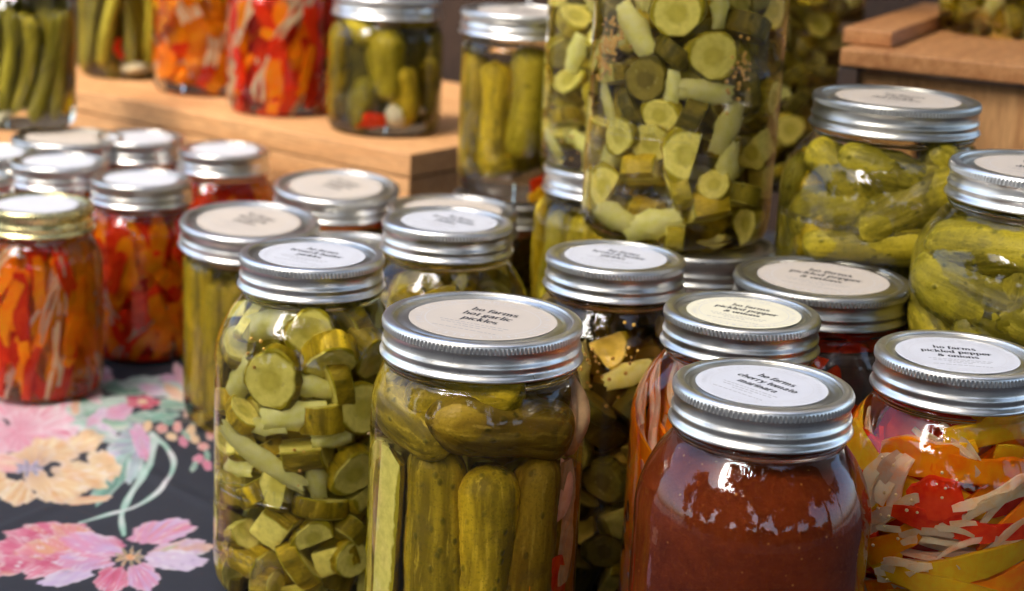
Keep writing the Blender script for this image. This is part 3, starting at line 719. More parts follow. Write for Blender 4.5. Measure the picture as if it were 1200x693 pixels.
    # top band of foliage and small blossoms
    for k, (x, y, a, b, r) in enumerate(((290, 160, 120, 45, 8), (560, 105, 80, 26, -6), (470, 150, 90, 18, -4), (600, 60, 60, 20, 10), (250, 110, 90, 30, -8), (380, 60, 80, 24, 5), (680, 140, 80, 20, 3))): petal(x, y, a, b, r, (MI, GN, CR), (x-a, y), 20+k)
    for k, (x, y, a, b, r, c) in enumerate(((355, 135, 55, 30, 0, (LI, PK, WH_)), (490, 62, 52, 26, 0, (LI, WH_, PK)), (530, 30, 40, 14, 10, (LI, PK, WH_)), (570, 80, 55, 20, -5, (PE, CR, OR_)), (620, 118, 40, 14, 0, (PE, CR, MI)), (300, 190, 60, 22, 10, (LI, WH_, PK)), (690, 80, 40, 20, 0, (PK, LI, WH_)))): petal(x, y, a, b, r, c, (x, y+b), 40+k)
    for k in range(5): petal(440+34*math.cos(k*1.257), 105+13*math.sin(k*1.257), 24, 11, 0, (RD, DP, PK), (440, 105), 60+k)
    petal(440, 104, 16, 8, 0, (CR, PE, CR), (440, 104), 66)
    curve([(380, 190), (470, 160), (560, 150), (680, 120)], 7, 5, (MI, WH_), 3); curve([(460, 190), (540, 165), (640, 160), (720, 170)], 6, 4, (OR_, CR), 4); curve([(500, 200), (570, 190), (640, 205)], 6, 4, (MI, GN), 5)
    for k, (x, y) in enumerate(((500, 185), (530, 212), (566, 226), (548, 180), (590, 190), (612, 282), (628, 240), (600, 215), (640, 300), (650, 200), (455, 180))): petal(x, y, 19, 14, k*30, ((PK, PE, WH_), (PE, CR, OR_), (DP, PK, WH_))[k % 3], (x+10, y), 80+k)
    for k, (x, y) in enumerate(((520, 165), (575, 205), (640, 270), (600, 305), (610, 165))): petal(x, y, 20, 9, k*40, (MI, GN, CR), (x-15, y), 95+k)
    for k, (x, y, a, b, r) in enumerate(((180, 130, 90, 30, 0), (240, 170, 70, 26, 20), (330, 110, 80, 22, -10), (520, 60, 90, 26, 0), (640, 10, 70, 18, 0), (430, 40, 70, 18, -8), (330, 215, 70, 20, 16))): petal(x, y, a, b, r, (MI, WH_, GN), (x-a, y+6), 300+k, GN)
    for k, (x, y, c) in enumerate(((300, 155, (LI, WH_, PK)), (370, 130, (LI, PK, WH_)), (470, 60, (LI, WH_, PK)), (540, 70, (PE, CR, WH_)), (560, 20, (PK, WH_, LI)), (230, 110, (PE, CR, PK)), (590, 110, (PE, CR, MI)))): petal(x, y, 46, 17, k*25-40, c, (x-20, y+12), 320+k, PK)
    for k in range(5): petal(440+34*math.cos(k*1.257), 105+13*math.sin(k*1.257), 24, 11, 0, (RD, DP, PK), (440, 105), 60+k)
    petal(440, 104, 16, 8, 0, (CR, PE, CR), (440, 104), 66)
    # pink flower at the top left
    for k, (x, y, a, b, r) in enumerate(((-60, 160, 80, 60, 0), (20, 120, 90, 36, -10), (150, 150, 80, 34, 12), (160, 195, 85, 34, 0), (60, 215, 110, 45, 0), (-40, 240, 70, 40, 10), (80, 165, 60, 35, 20))): petal(x, y, a, b, r, (PK, WH_, DP), (60, 190), 100+k, DP)
    # big mint leaf
    petal(395, 270, 100, 62, 112, (MI, LI, WH_), (450, 210), 120, GN); petal(345, 345, 95, 32, -48, (MI, GN, WH_), (400, 280), 121); petal(440, 235, 70, 30, 70, (LI, PK, MI), (430, 200), 122); petal(270, 402, 80, 12, -6, (OR_, CR, MI), (340, 400), 123)
    # peach flower
    for k, (x, y, a, b, r) in enumerate(((262, 228, 62, 34, -10), (170, 250, 80, 40, 15), (320, 300, 62, 38, 35), (250, 330, 92, 42, 10), (190, 370, 82, 42, -8), (48, 378, 62, 40, 8), (-30, 350, 60, 50, 20), (100, 270, 75, 36, -10), (20, 290, 60, 32, 10), (120, 345, 55, 34, 30))): petal(x, y, a, b, r, (PE, CR, PE) if k != 8 else (PK, CR, PE), (105, 305), 140+k, s2l((150, 90, 110)))
    for k in range(7): petal(90+26*math.cos(k*.9), 306+11*math.sin(k*.9), 20, 8, k*50, (LI, GN, DP), (90, 306), 160+k)
    # stems
    curve([(478, 215), (462, 300), (405, 385), (376, 450), (382, 510)], 26, 20, (MI, WH_), 7); curve([(470, 205), (520, 255), (536, 305), (500, 370), (420, 425), (330, 450), (245, 475)], 22, 12, (MI, WH_), 8)
    curve([(170, 415), (260, 440), (340, 480)], 3, 2, (PE, OR_), 9)
    # magenta and lilac flowers below
    for k, (x, y, a, b, r) in enumerate(((150, 510, 135, 38, -4), (60, 560, 120, 42, -12), (150, 560, 130, 44, -16), (20, 610, 100, 30, -14), (170, 600, 110, 34, -18), (220, 500, 70, 22, 8), (-90, 600, 110, 60, 0))): petal(x, y, a, b, r, ((PK, DP, PE), (DP, PK, WH_), (PK, PE, DP))[k % 3], (250, 580), 180+k)
    for k, (x, y, a, b, r, c) in enumerate(((290, 540, 105, 36, 8, (LI, PK, WH_)), (500, 505, 105, 36, -8, (PK, LI, PE)), (560, 560, 100, 30, -6, (PE, LI, MI)), (540, 590, 100, 32, 4, (LI, WH_, PK)), (440, 640, 55, 46, 20, (PK, LI, DP)), (345, 648, 55, 46, -20, (PK, DP, LI)), (205, 640, 90, 26, -14, (LI, WH_, PK)), (260, 590, 95, 28, 0, (LI, PK, WH_)))): petal(x, y, a, b, r, c, (400, 575), 200+k, DP)
    for k in range(9): petal(400+30*math.cos(k*.7), 577+14*math.sin(k*.7), 18, 6, k*40, (GN, PE, DP), (400, 577), 220+k)
    petal(402, 577, 15, 9, 0, (PE, OR_, CR), (402, 577), 230)
    # further flowers beyond the drawing's edges
    for k, (x, y) in enumerate(((-300, 480), (150, 840), (560, 860), (-250, 150), (850, 420), (820, 640), (200, 30), (-80, 20))):
        for q in range(7): petal(x+80*math.cos(q*.9+k), y+38*math.sin(q*.9+k), 75, 32, q*50, ((PK, WH_, DP), (PE, CR, PK), (LI, WH_, PK))[k % 3], (x, y), 240+k*7+q, DP)
    return np.clip(C_*.62, 0, 1)
def make_cloth():
    # fine grid over the part in view, coarse skirt around
    x0, x1, y0, y1 = -.44, -.12, .56, 1.34
    nx, ny = 470, 1000
    xs = np.linspace(x0, x1, nx); ys = np.linspace(y0, y1, ny); X, Y = np.meshgrid(xs, ys)
    xs2 = np.concatenate([[-1.0, -.7, -.5], xs, [0, .2, .5, 1.0]]); ys2 = np.concatenate([[.25, .4, .5], ys, [1.5, 1.6, 1.75]])
    X, Y = np.meshgrid(xs2, ys2); X = X.ravel(); Y = Y.ravel()
    Z = .0007*np.sin(X*40+Y*23)+.0005*np.sin(Y*61-X*17)+.0011*np.exp(-((X*.8+Y*.6-.42+.01*np.sin(Y*20))/.006)**2)+.0008*np.exp(-((X*.95-Y*.3+.52+.008*np.sin(Y*17))/.005)**2); Z -= .0016*(Z > .0016)*0
    W, Hh = len(xs2), len(ys2)
    idx = np.arange(W*Hh).reshape(Hh, W)
    F = np.stack([idx[:-1, :-1], idx[:-1, 1:], idx[1:, 1:], idx[1:, :-1]], -1).reshape(-1, 4)
    me = bpy.data.meshes.new('tablecloth'); me.vertices.add(len(X)); me.vertices.foreach_set('co', np.stack([X, Y, Z-.0012], 1).ravel())
    me.loops.add(F.size); me.loops.foreach_set('vertex_index', F.ravel()); me.polygons.add(len(F)); me.polygons.foreach_set('loop_start', np.arange(0, F.size, 4)); me.polygons.foreach_set('loop_total', np.full(len(F), 4))
    me.update(); col = me.color_attributes.new('print', 'FLOAT_COLOR', 'POINT'); c = cloth_colors(X, Y)
    col.data.foreach_set('color', np.concatenate([c, np.ones((len(c), 1))], 1).ravel()); me.polygons.foreach_set('use_smooth', [True]*len(F)); me.materials.append(CLOTH)
    o = bpy.data.objects.new('tablecloth', me); C.objects.link(o)
    return tag(o, 'black tablecloth printed with large pink, peach and lilac flowers', 'tablecloth')
make_cloth()
def m_ground():
    t = NT('paving'); n = t.noise(3, 5, .6); t.princ(t.mix(n, (.10, .095, .085), (.16, .15, .135)), .9); return t.m
g = mesh('ground', [(-60, -60, -.75), (60, -60, -.75), (60, 60, -.75), (-60, 60, -.75)], [(0, 1, 2, 3)], (m_ground(),), None, False)
tag(link('ground', g), kind='structure')
tb = tag(empty('market_table', (0, 1.0, -.75)), 'market stall table under the flowered black cloth', 'table')
box('table_top', (2.0, 1.48, .03), WOODB, tb, (0, 0, .73))
for sx in (-.9, .9):
    for sy in (-.66, .66): box('leg', (.05, .05, .714), WOODB, tb, (sx, sy, .357))
# back of the stall
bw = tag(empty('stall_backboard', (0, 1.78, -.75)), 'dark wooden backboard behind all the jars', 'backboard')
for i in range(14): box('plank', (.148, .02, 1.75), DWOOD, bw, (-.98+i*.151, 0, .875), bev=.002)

# an unseen canopy, added overhead to dim the stall, and the street trees across the way (they shade the stall and show in the glass)
cn = tag(empty('added_canopy', (1.25, 1.2, -.75)), 'unseen cream canvas canopy added above the jars to shade them', 'canopy')
t = NT('white_canvas'); d_ = t.n('BsdfDiffuse'); d_.inputs[0].default_value = (.8, .78, .74, 1); tr_ = t.n('BsdfTranslucent'); tr_.inputs[0].default_value = (.8, .78, .74, 1); mx_ = t.n('MixShader'); mx_.inputs[0].default_value = .45; t.l(d_.outputs[0], mx_.inputs[1]); t.l(tr_.outputs[0], mx_.inputs[2]); t.l(mx_.outputs[0], t.out.inputs[0]); CANV = t.m; box('roof_sheet', (2.7, CAN_Y1-CAN_Y0, .004), CANV, cn, (0, (CAN_Y0+CAN_Y1)/2-1.2, 2.1), bev=.001)
for sx in (-1.3, 1.3):
    for yy in ((CAN_Y1-.05,) if sx < 0 else (CAN_Y0+.05, CAN_Y1-.05)): box('post', (.04, .04, 2.09), m_flat('post_metal', (.5, .5, .5)), cn, (sx, yy-1.2, 1.045))
def leaf_screen_mesh(n=9000):
    rng = random.Random(77); vs, fs = [], []
    for _ in range(n):
        x = rng.uniform(-17, 17); p = Vector((x, -11+rng.uniform(0, 1.2)+.02*x*x, rng.uniform(0, 1)**.8*(2.4+.5*math.sin(x*1.3)+.3*math.sin(x*3.1))))
        a = Vector((rng.gauss(0, 1), rng.gauss(0, 1), rng.gauss(0, 1))).normalized(); b = a.cross(Vector((rng.gauss(0, 1), rng.gauss(0, 1), 1))).normalized(); l = rng.uniform(.2, .38); o = len(vs)
        vs += [p-a*l, p-b*l*.5, p+a*l, p+b*l*.5]; fs.append((o, o+1, o+2, o+3))
    return mesh('leaf_screen', vs, fs, (LEAF,), None, False)
def tree_crown(seed, n=4200, tall=False):
    rng = random.Random(seed); cl = [(rng.gauss(0, 1.25), rng.gauss(0, 1.25), rng.uniform(2.0, 6.2), rng.uniform(.5, 1.1)) for _ in range(24)]
    if tall: cl = [(rng.gauss(0, 1.5), rng.gauss(0, 1.0), rng.gauss(7.6, 1.5), rng.uniform(.35, .75)) for _ in range(34)]
    vs, fs = [], []
    for _ in range(n):
        cx, cy_, cz, r = rng.choice(cl); d = Vector((rng.gauss(0, 1), rng.gauss(0, 1), rng.gauss(0, 1))).normalized()*r*rng.random()**.5; p = Vector((cx, cy_, cz))+d
        a = Vector((rng.gauss(0, 1), rng.gauss(0, 1), rng.gauss(0, 1))).normalized(); b = a.cross(Vector((rng.gauss(0, 1), rng.gauss(0, 1), 1))).normalized(); l = rng.uniform(.07, .16) if tall else rng.uniform(.14, .30); o = len(vs)
        vs += [p-a*l, p-b*l*.45, p+a*l, p+b*l*.45]; fs.append((o, o+1, o+2, o+3))
    return mesh('crown', vs, fs, (LEAF,), None, False)
LEAF = m_flat('leaf', (.045, .085, .02), .5); BARK = m_flat('bark', (.10, .07, .05), .9)
hg = tag(link('leaf_screen', leaf_screen_mesh()), 'long unseen screen of leaves added across from the stall', 'leaf_screen'); hg.location.z = -.75; hg['kind'] = 'stuff'  # unseen foliage added to cover the bright horizon strip in reflections
crowns = [tree_crown(i) for i in range(3)]
tall = tag(empty('tall_street_tree', (-3.3, -5.2, -.75)), 'tall thin crowned tree whose gaps let the sky glint on the jars', 'tree'); link('crown', tree_crown(9, 9000, True), tall)
link('trunk', wobble_tube('trunk', [(0, 0, 0), (.1, 0, 2), (-.05, .1, 4), (.1, 0, 6), (.2, .1, 8)], [.22, .18, .14, .10, .04], 10, (m_flat('tall_bark', (.10, .07, .05), .9),)), tall)
trunk = wobble_tube('trunk', [(0, 0, 0), (.05, 0, 1), (-.03, .05, 2.2), (.1, 0, 3.4), (0, .1, 5)], [.2, .16, .13, .09, .04], 10, (BARK,))
for i, (x, y, s_) in enumerate(TREES):
    t_ = tag(empty('street_tree', (x, y, -.75), i*1.3), ('leftmost', 'tall second', 'small third', 'tallest middle', 'round fifth', 'high sixth', 'low seventh', 'left side', 'right side')[i]+' leafy tree across from the stall', 'tree', 'street trees across from the stall'); t_.scale = (s_, s_, s_)
    link('crown', crowns[i % 3], t_); link('trunk', trunk, t_)

# left wooden crate, standing askew: its right front corner comes towards the camera
zc = .14
A = on_z(480, 181, zc); B = on_z(88, 105, zc); E = on_z(535, 158, zc)
ang = math.atan2(B.y-A.y, B.x-A.x)
Lc = (B-A).length+.12
cr = tag(empty('wooden_crate', (A.x, A.y, 0), ang-math.pi), 'upturned orange pine crate carrying the back row of jars on the left', 'crate')
# local: -x runs left along the front edge, +y away from the camera (rotated by pi)
D = .34
for i in range(4): box('top_board', (Lc, D/4-.0022, .019), WOOD, cr, (-Lc/2, D/8+i*D/4, zc-.0095))
box('front_board', (Lc-.002, .017, .060), WOOD, cr, (-Lc/2, .0105, zc-.020-.030)); box('front_board', (Lc-.002, .017, .045), WOOD, cr, (-Lc/2, .0105, .0232))
for q in (0, 1): box('end_board', (.018, D-.04, .058), WOOD, cr, (-.011, D/2, .030+q*.0605))
# right wooden crate
zr = .256
A = on_z(985, 56, zr); B = on_z(1200, 78, zr); ang = math.atan2(B.y-A.y, B.x-A.x)
c2 = tag(empty('wooden_crate', (A.x, A.y, 0), ang), 'brown wooden crate at the right with a jar of mustard seed pickles on it', 'crate')
box('top_board', (.34, .30, .012), WOODB, c2, (.17, .15, zr-.006))
box('front_panel', (.325, .010, .230), WOODV, c2, (.170, .016, .125)); box('post', (.014, .022, .243), DWOOD, c2, (.006, .013, .1215)); box('side_panel', (.010, .27, .235), WOODV, c2, (.006, .16, .12))
lo = tag(box('loose_board', (.034, .26, .011), WOODB, None), 'loose wooden slat lying on the right crate, pointing back', 'slat')
p = on_z(1016, 44, zr+.006); yv = Vector((math.sin(R_(24)), math.cos(R_(24)), 0)); lo.location = p+yv*.13; lo.rotation_euler.z = R_(-24)

# ------------------------------------------------------------------ jars
HG = ('ho farms', 'hot garlic', 'pickles'); BB = ('ho farms', 'bread & butter', 'pickles'); PP = ('ho farms', 'pickled pepper', '& onions'); CT = ('ho farms', 'cherry tomato', 'marinara'); CD = ('ho farms', 'classic', 'dill pickles')
PEP = [(2, REDP, 'pepper_strip'), (6, ORANGEP, 'pepper_strip'), (2.4, ONIONP, 'onion_strip'), (1.8, ONIONW, 'onion_strip')]
PEPR = [(4, REDP, 'pepper_strip'), (6, ORANGEP, 'pepper_strip'), (1.4, ONIONP, 'onion_strip')]

# --- front row
j = Jar('quart', 895, 449, mat='clear', paper=WHITE, lines=CT, rot=-37, label='large front jar of dark red-brown tomato sauce, lid lettered cherry tomato marinara', name='marinara_jar')
P, H = glass_prof('quart'); 
inner = [(0, .0055)]+[(max(r-.0028, .001), max(z, .0055)) for r, z in P if r > .01 and z > .004 and z < .136]; inner += [(.033, .1462), (.0318, .1485), (0, .1485)]
sm = lathe('tomato_sauce', inner, 64, mats=(SAUCE,)); link('tomato_sauce', sm, j.o)
MAR = j

j = Jar('wide_quart', 566, 371, mat='warm', paper=KRAFT, lines=HG, rot=-26, label='big front jar of pickle spears, its kraft lid lettered hot garlic pickles', name='pickle_jar')
GAR = j
# spears and whole pickles as seen through the glass, then more behind and round the back
for (u, kind, k, spin, an, zc_) in ((441, 1, .9, -60, 91, .064), (468, 0, .95, 150, 88, .066)):
    q = j.shell(u, 655, j.ri-.0095*k); q.z = zc_; j.put('pickle_spear', SP[kind], q, an, 's', 0, spin, (k, k, 1.08))
for (u, r, an, zc_, m_, L) in ((512, .0138, 89, .066, SKIN, .125), (566, .0128, 91, .062, SKIN, .118), (613, .0125, 88, .064, SKINO, .12), (652, .0115, 92, .058, SKINR, .11)):
    q = j.shell(u, 655, j.ri-r-.0004); q.z = zc_; j.put('pickle', gherkin_mesh(L, r, u, m_, .012, 30, 64, .06), q, an, 's', 0, u)
for i in range(7):
    a = R_(80+i*34); q = Vector((math.sin(a)*.034, -math.cos(a)*.034, .060)); j.put('pickle_spear', SP[i % 4], q, 90, 's', 0, 0, (1.0, 1.0, 1.08))
for i in range(4):
    a = R_(20+i*90); q = Vector((math.sin(a)*.014, -math.cos(a)*.014, .060)); j.put('pickle_spear', SP[i % 4], q, 90, 's', 0, 180*i, (.9, .9, 1.08))
lay = gherkin_mesh(.066, .0140, 71, SKINO, .06, 30, 44, .05); lay2 = gherkin_mesh(.056, .0130, 72, SKIN, .05, 30, 40, .05)
q = j.shell(585, 505, j.ri-.0148); j.put('pickle', lay, q, 171, 's', 0, 90)
q = j.shell(488, 490, j.ri-.0138); j.put('pickle', lay2, q, 168, 's', 0, 90)
q = Vector((0, .015, .133)); j.put('pickle', lay, q, 10, 's', 0, 20); q = Vector((-.005, .030, .130)); j.put('pickle', lay2, q, 170, 's', 0, 20)
q = j.shell(545, 468, j.ri-.0140); j.put('pickle', lay2, q, 8, 's', 0, 200, .92)
q = j.shell(475, 458, j.ri-.0140); j.put('pickle', lay2, q, 30, 's', 0, 100, .75)
ONIONS = m_soft('salmon_garlic', (.80, .36, .20), (.88, .48, .30), .2); cl = clove_mesh(.030, .0065, 3, TANG)
q = j.shell(655, 482, j.ri-.0085); j.put('garlic_clove', cl, q, 75, 's', 0, 0, (1.25, 1.25, 1.25))
q = j.shell(648, 572, j.ri-.0042); j.put('garlic_clove', clove_mesh(.030, .0048, 5, ONIONS), q, 91, 's', 0, 90)
strip(j, .75, .045, j.ri-.003, 100, .06, .008, .003, ORANGEP, 'chili_strip', .2, 4); strip(j, .98, .04, j.ri-.004, 88, .07, .010, .003, REDP, 'chili_strip', .2, 5); strip(j, 1.15, .09, j.ri-.004, 92, .06, .010, .003, TANG, 'onion_strip', .2, 6)

j = Jar('quart', 366, 296, mat='dill', paper=WHITE, lines=BB, rot=-33, label='tall front left jar of chunky pickle slices, white lid lettered bread & butter', name='pickle_jar')
BBJ = j
J1 = [(314, 388, 'o', 0, 1.25, 20), (363, 391, 'f', 1, 1.05, 0), (421, 383, 's', 2, 1.1, 20), (324, 442, 'f', 0, 1.3, 0), (387, 417, 'f', 1, 1.15, 0, 38), (393, 450, 's', 2, 1.1, 10),
      (273, 467, 's', 2, 1.2, 110), (345, 487, 'o', 1, 1.15, 12), (416, 477, 'f', 3, 1.2, 0, -12), (357, 522, 's', 4, 1.2, 8), (306, 536, 'O', 0, 1.15, 155), (408, 548, 'f', 1, 1.1, 0, 15),
      (373, 588, 's', 3, 1.2, 80), (252, 569, 's', 2, 1.05, 15), (291, 574, 's', 1, 1.15, 100), (253, 607, 'f', 3, .95, 0), (285, 615, 's', 2, 1.1, 20), (328, 613, 's', 5, 1.2, 150),
      (404, 617, 's', 1, 1.0, 40), (303, 657, 's', 4, 1.1, 170), (352, 655, 's', 2, 1.15, 30), (387, 650, 's', 5, 1.1, 110), (407, 652, 'f', 3, .9, 0), (257, 666, 's', 1, 1.1, 75), (316, 685, 's', 1, 1.0, 0),
      (354, 692, 's', 4, 1.1, 10), (370, 560, 'o', 2, .8, 100), (388, 514, 'o', 0, .7, 5), (285, 410, 's', 0, .9, 60), (250, 520, 's', 2, 1.0, 60), (436, 430, 's', 1, 1.0, 10), (440, 520, 's', 1, 1.1, 90), (432, 590, 's', 2, 1.1, 50)]
def hand(j, items, sets, big=1.16):
    fixed = []
    for it in items:
        u, v, k, m, s_, an = it[:6]; tip = it[6] if len(it) > 6 else 0
        s_ *= big if k in 'fs' else 1.05; d = {'f': .0060, 's': .0108, 'o': .0045, 'O': .0035}[k]*s_+.0005
        q = j.shell(u, v, j.ri-d)
        if q.z > j.H-.022 or q.z < .003: continue
        lim = j.radius(q.z)-d; l = math.hypot(q.x, q.y)
        if l > lim: q.x *= lim/l; q.y *= lim/l
        if k == 'o': j.put('onion_piece', ON[m % 3], q, an, 'f', tip, 0, s_)
        elif k == 'O': j.put('onion_piece', ONS, q, an, 'f', tip, 0, s_)
        else: j.put('pickle_chunk', sets[m % len(sets)], q, an, k, tip, m*40, s_)
        fixed.append((q.x, q.y, q.z, .0112*s_*(.8 if k in 'oO' else 1)))
    return fixed
fx = hand(j, J1, [CH[0], CH[1], CHX[0], CH[3], CHX[2], CHX[1]], 1.03)
fill_chunks(j, 125, CH+CHX+CHX, fixed=fx, seed=4, rr=(.0088, .0116)); emboss(j, 'PRESERVING', 290, 582, .0078, .044); emboss(j, 'MASON', 282, 660, .0075)
seeds(j, [j.shell(*p, j.ri-.001) for p in ((300, 400), (350, 560), (262, 640))], 5)

j = Jar('quart', 1125, 413, mat='pink', paper=WHITE, lines=PP, rot=10, label='right front jar of curly yellow and red pepper strips with pink onion', name='pickle_jar')
PPF = j
def pstrip(u, v, dep, ang, L, w_, th, mat, name, wav=.15, seed=0, bow=0):
    if 'onion' in name:
        for q_ in range(4):
            o_ = (q_-1.5)*w_*.30*2600; q = PPF.shell(u-math.sin(R_(ang))*o_*-1, v-math.cos(R_(ang))*o_*-1, PPF.ri-dep); strip(PPF, math.atan2(q.x, -q.y), q.z, PPF.ri-dep-.0003*q_, ang+random.Random(seed*9+q_).uniform(-15, 15), L*random.Random(seed*5+q_).uniform(.6, 1.05), w_*random.Random(seed+q_).uniform(.38, .75), .0012, mat if q_ % 2 else ONIONW, name, wav, seed*7+q_*3, bow*random.Random(seed*3+q_).uniform(.3, 1.5))
        return
    q = PPF.shell(u, v, PPF.ri-dep); return strip(PPF, math.atan2(q.x, -q.y), q.z, PPF.ri-dep, ang, L, w_, th, mat, name, wav, seed, bow)
for a in ((1130, 655, .004, 12, .075, .012, .003, YELP, 'pepper_strip', .1, 1, -.25), (1160, 560, .004, -8, .050, .011, .003, ORANGEP, 'pepper_strip', .1, 2, .2), (1180, 520, .004, 4, .055, .014, .003, YELP, 'pepper_strip', .1, 3, .1),
          (1097, 587, .0035, 20, .022, .018, .004, REDP, 'pepper_piece', .1, 4, .2), (1105, 616, .004, -6, .042, .009, .003, REDP, 'pepper_strip', .1, 5, .1), (1150, 620, .004, -14, .045, .007, .002, REDP, 'pepper_strip', .2, 6, .2),
          (1065, 605, .0035, 32, .048, .008, .0016, ONIONP, 'onion_strip', .2, 7, .4), (1085, 635, .0035, 18, .05, .006, .0016, ONIONW, 'onion_strip', .2, 8, .4), (1045, 560, .0035, 70, .035, .012, .002, ONIONP, 'onion_strip', .1, 9, .3),
          (1170, 590, .003, 28, .045, .007, .0016, ONIONW, 'onion_strip', .2, 10, .3), (1075, 540, .004, 5, .035, .016, .003, ORANGEP, 'pepper_strip', .1, 11, 0), (1040, 640, .004, 45, .035, .010, .003, ORANGEP, 'pepper_strip', .1, 12, 0), (1120, 535, .003, -25, .03, .008, .0016, ONIONP, 'onion_strip', .1, 13, .3),
          (1095, 680, .003, -12, .06, .010, .003, YELP, 'pepper_strip', .1, 14, -.2), (1170, 690, .003, 10, .06, .012, .003, ORANGEP, 'pepper_strip', .1, 15, .2), (1060, 670, .003, 10, .03, .007, .0016, ONIONW, 'onion_strip', .1, 16, .3), (1165, 645, .0035, 20, .05, .006, .0016, ONIONP, 'onion_strip', .2, 17, .3)):
    pstrip(*a)
fill_strips(j, 95, [(4, ORANGEP, 'pepper_strip'), (4, YELP, 'pepper_strip'), (3, REDP, 'pepper_strip'), (3, ONIONP, 'onion_strip'), (1, ONIONW, 'onion_strip')], (-30, 35), (.04, .075), 6, (.007, .013), .12, bow=.3, layers=((.004, .008), (.009, .014), (.016, .024)))
core(j, REDP, .5); seeds(j, [j.shell(*p, j.ri-.0008) for p in ((1060, 585), (1035, 590), (1100, 560), (1045, 640))], 5, m_flat('pepper_seed', (.75, .55, .25)), .008, .0008)

# --- second row
j = Jar('quart', 870, 363, mat='pink', paper=CREAM, lines=PP, rot=-19, label='cream labelled jar of orange strips and onion, directly behind the tomato sauce jar', name='pickle_jar')
fill_strips(j, 80, [(7, ORANGEP, 'pepper_strip'), (1.5, ONIONW, 'onion_strip'), (3, ONIONP, 'onion_strip'), (.5, REDP, 'pepper_strip')], (100, 150), (.035, .06), 8, (.008, .015), .1, bow=.2); core(j, ORANGEP, .6)
j = Jar('wide_quart', 964, 324, mat='pink', metal=OLD, paper=KRAFT, lines=PP, rot=-17, label='dark red pepper jar, its wide dull lid kraft labelled pickled pepper & onions', name='pickle_jar')
fill_strips(j, 110, [(8, REDP, 'pepper_strip'), (2, ORANGEP, 'pepper_strip')], (60, 120), (.03, .055), 9, (.008, .014), bow=.2, z1=.156); core(j, REDP, .9, .160)
j = Jar('quart', 722, 299, mat='dark', paper=WHITE, lines=BB, rot=-26, label='shade-darkened chunk jar, white bread & butter lid, right of the hot garlic jar', name='pickle_jar')  # this jar's shadow is put into the brine and chunk colours
fill_chunks(j, 110, CHD+CHD+CHX[:2], seed=11, onion_p=.10); seeds(j, [j.shell(*p, j.ri-.001) for p in ((692, 418), (735, 412), (707, 450))], 8)
j = Jar('quart', 525, 257, mat='amber', paper=WHITE, lines=BB, rot=-42, label='white bread & butter lid directly behind the hot garlic jar', name='pickle_jar')
fill_chunks(j, 105, CH+CHX, seed=12)
j = Jar('wide_pint', 293, 253, h=.137, mat='dill', paper=KRAFT, lines=HG, rot=-42, tilt=(4, 0), label='straight kraft lidded jar of upright spears, just left behind the front chunky jar', name='pickle_jar')
fill_upright(j, 10, SP, 'pickle_spear', j.ri-.009, .060, 4, 3, (.94, 1.0), ((1, 0), (.5, .3)))
j = Jar('wide_pint', 395, 213, h=.137, mat='dark', paper=KRAFT, lines=HG, rot=-45, tilt=(4, 0), label='kraft labelled hot garlic lid standing before the corner of the pine crate', name='pickle_jar')
fill_upright(j, 10, GHL, 'pickle', j.ri-.012, .056, 4, 5, (1, 1.05), ((1, 0), (.5, .3)), False)
j = Jar('wide_pint', 408, 289, h=.115, z=0, mat='dark', paper=None, label='plain unlabelled lid half hidden behind the front left bread & butter jar', name='pickle_jar')
fill_upright(j, 9, GHL, 'pickle', j.ri-.012, .05, 4, 6, (.9, .95), ((1, 0),), False)
j = Jar('wide_pint', 531, 243, h=.137, mat='dark', paper=KRAFT, label='blurred plain lid peeping out just behind the central bread & butter lid', name='pickle_jar')
fill_upright(j, 9, GHL, 'pickle', j.ri-.012, .056, 4, 7, (1, 1.05), ((1, 0),), False)

# --- left group of pints
j = Jar('pint', 45, 238, mat='pink', metal=GOLD, paper=WHITE, rot=4, label='jar of red and orange pepper strips with a gold coloured lid', name='pickle_jar')
fill_strips(j, 95, PEP, (58, 118), (.03, .062), 21, (.006, .011), .08, bow=.12); core(j, ORANGEP, .7)
j = Jar('pint', 166, 208, mat='pink', paper=WHITE, label='deep red pepper jar between the gold lid and the kraft lidded spears', name='pickle_jar')
fill_strips(j, 85, PEPR, (50, 130), (.02, .05), 22, (.006, .012), .15, bow=.2); core(j, REDP, .6)
for (u, v, T, h, pap, lab) in ((70, 188, 'pint', None, WHITE, 'white labelled silver lid just behind the gold lidded jar'), (165, 160, 'pint', None, WHITE, 'white labelled silver lid farthest back in the left cluster, before the crate'),
        (262, 174, 'pint', None, WHITE, 'bright red pepper jar with white lid label, beside the pine crate front board'), (-16, 177, 'pint', None, WHITE, 'lid cut by the left edge of the picture, below the jar of green beans'),
        (-46, 207, 'pint', None, KRAFT, 'lid just showing at the left edge between the gold lid and the beans'), (80, 160, 'wide_pint', .130, KRAFT, 'kraft labelled lid half hidden under the jar of green beans')):
    j = Jar(T, u, v, h=h, mat='red', paper=pap, label=lab, name='pickle_jar'); fill_strips(j, 36, PEPR, (30, 150), (.02, .045), int(abs(u)), (.007, .013), .4, ((0, .006), (.008, .02))); core(j, REDP, .6)

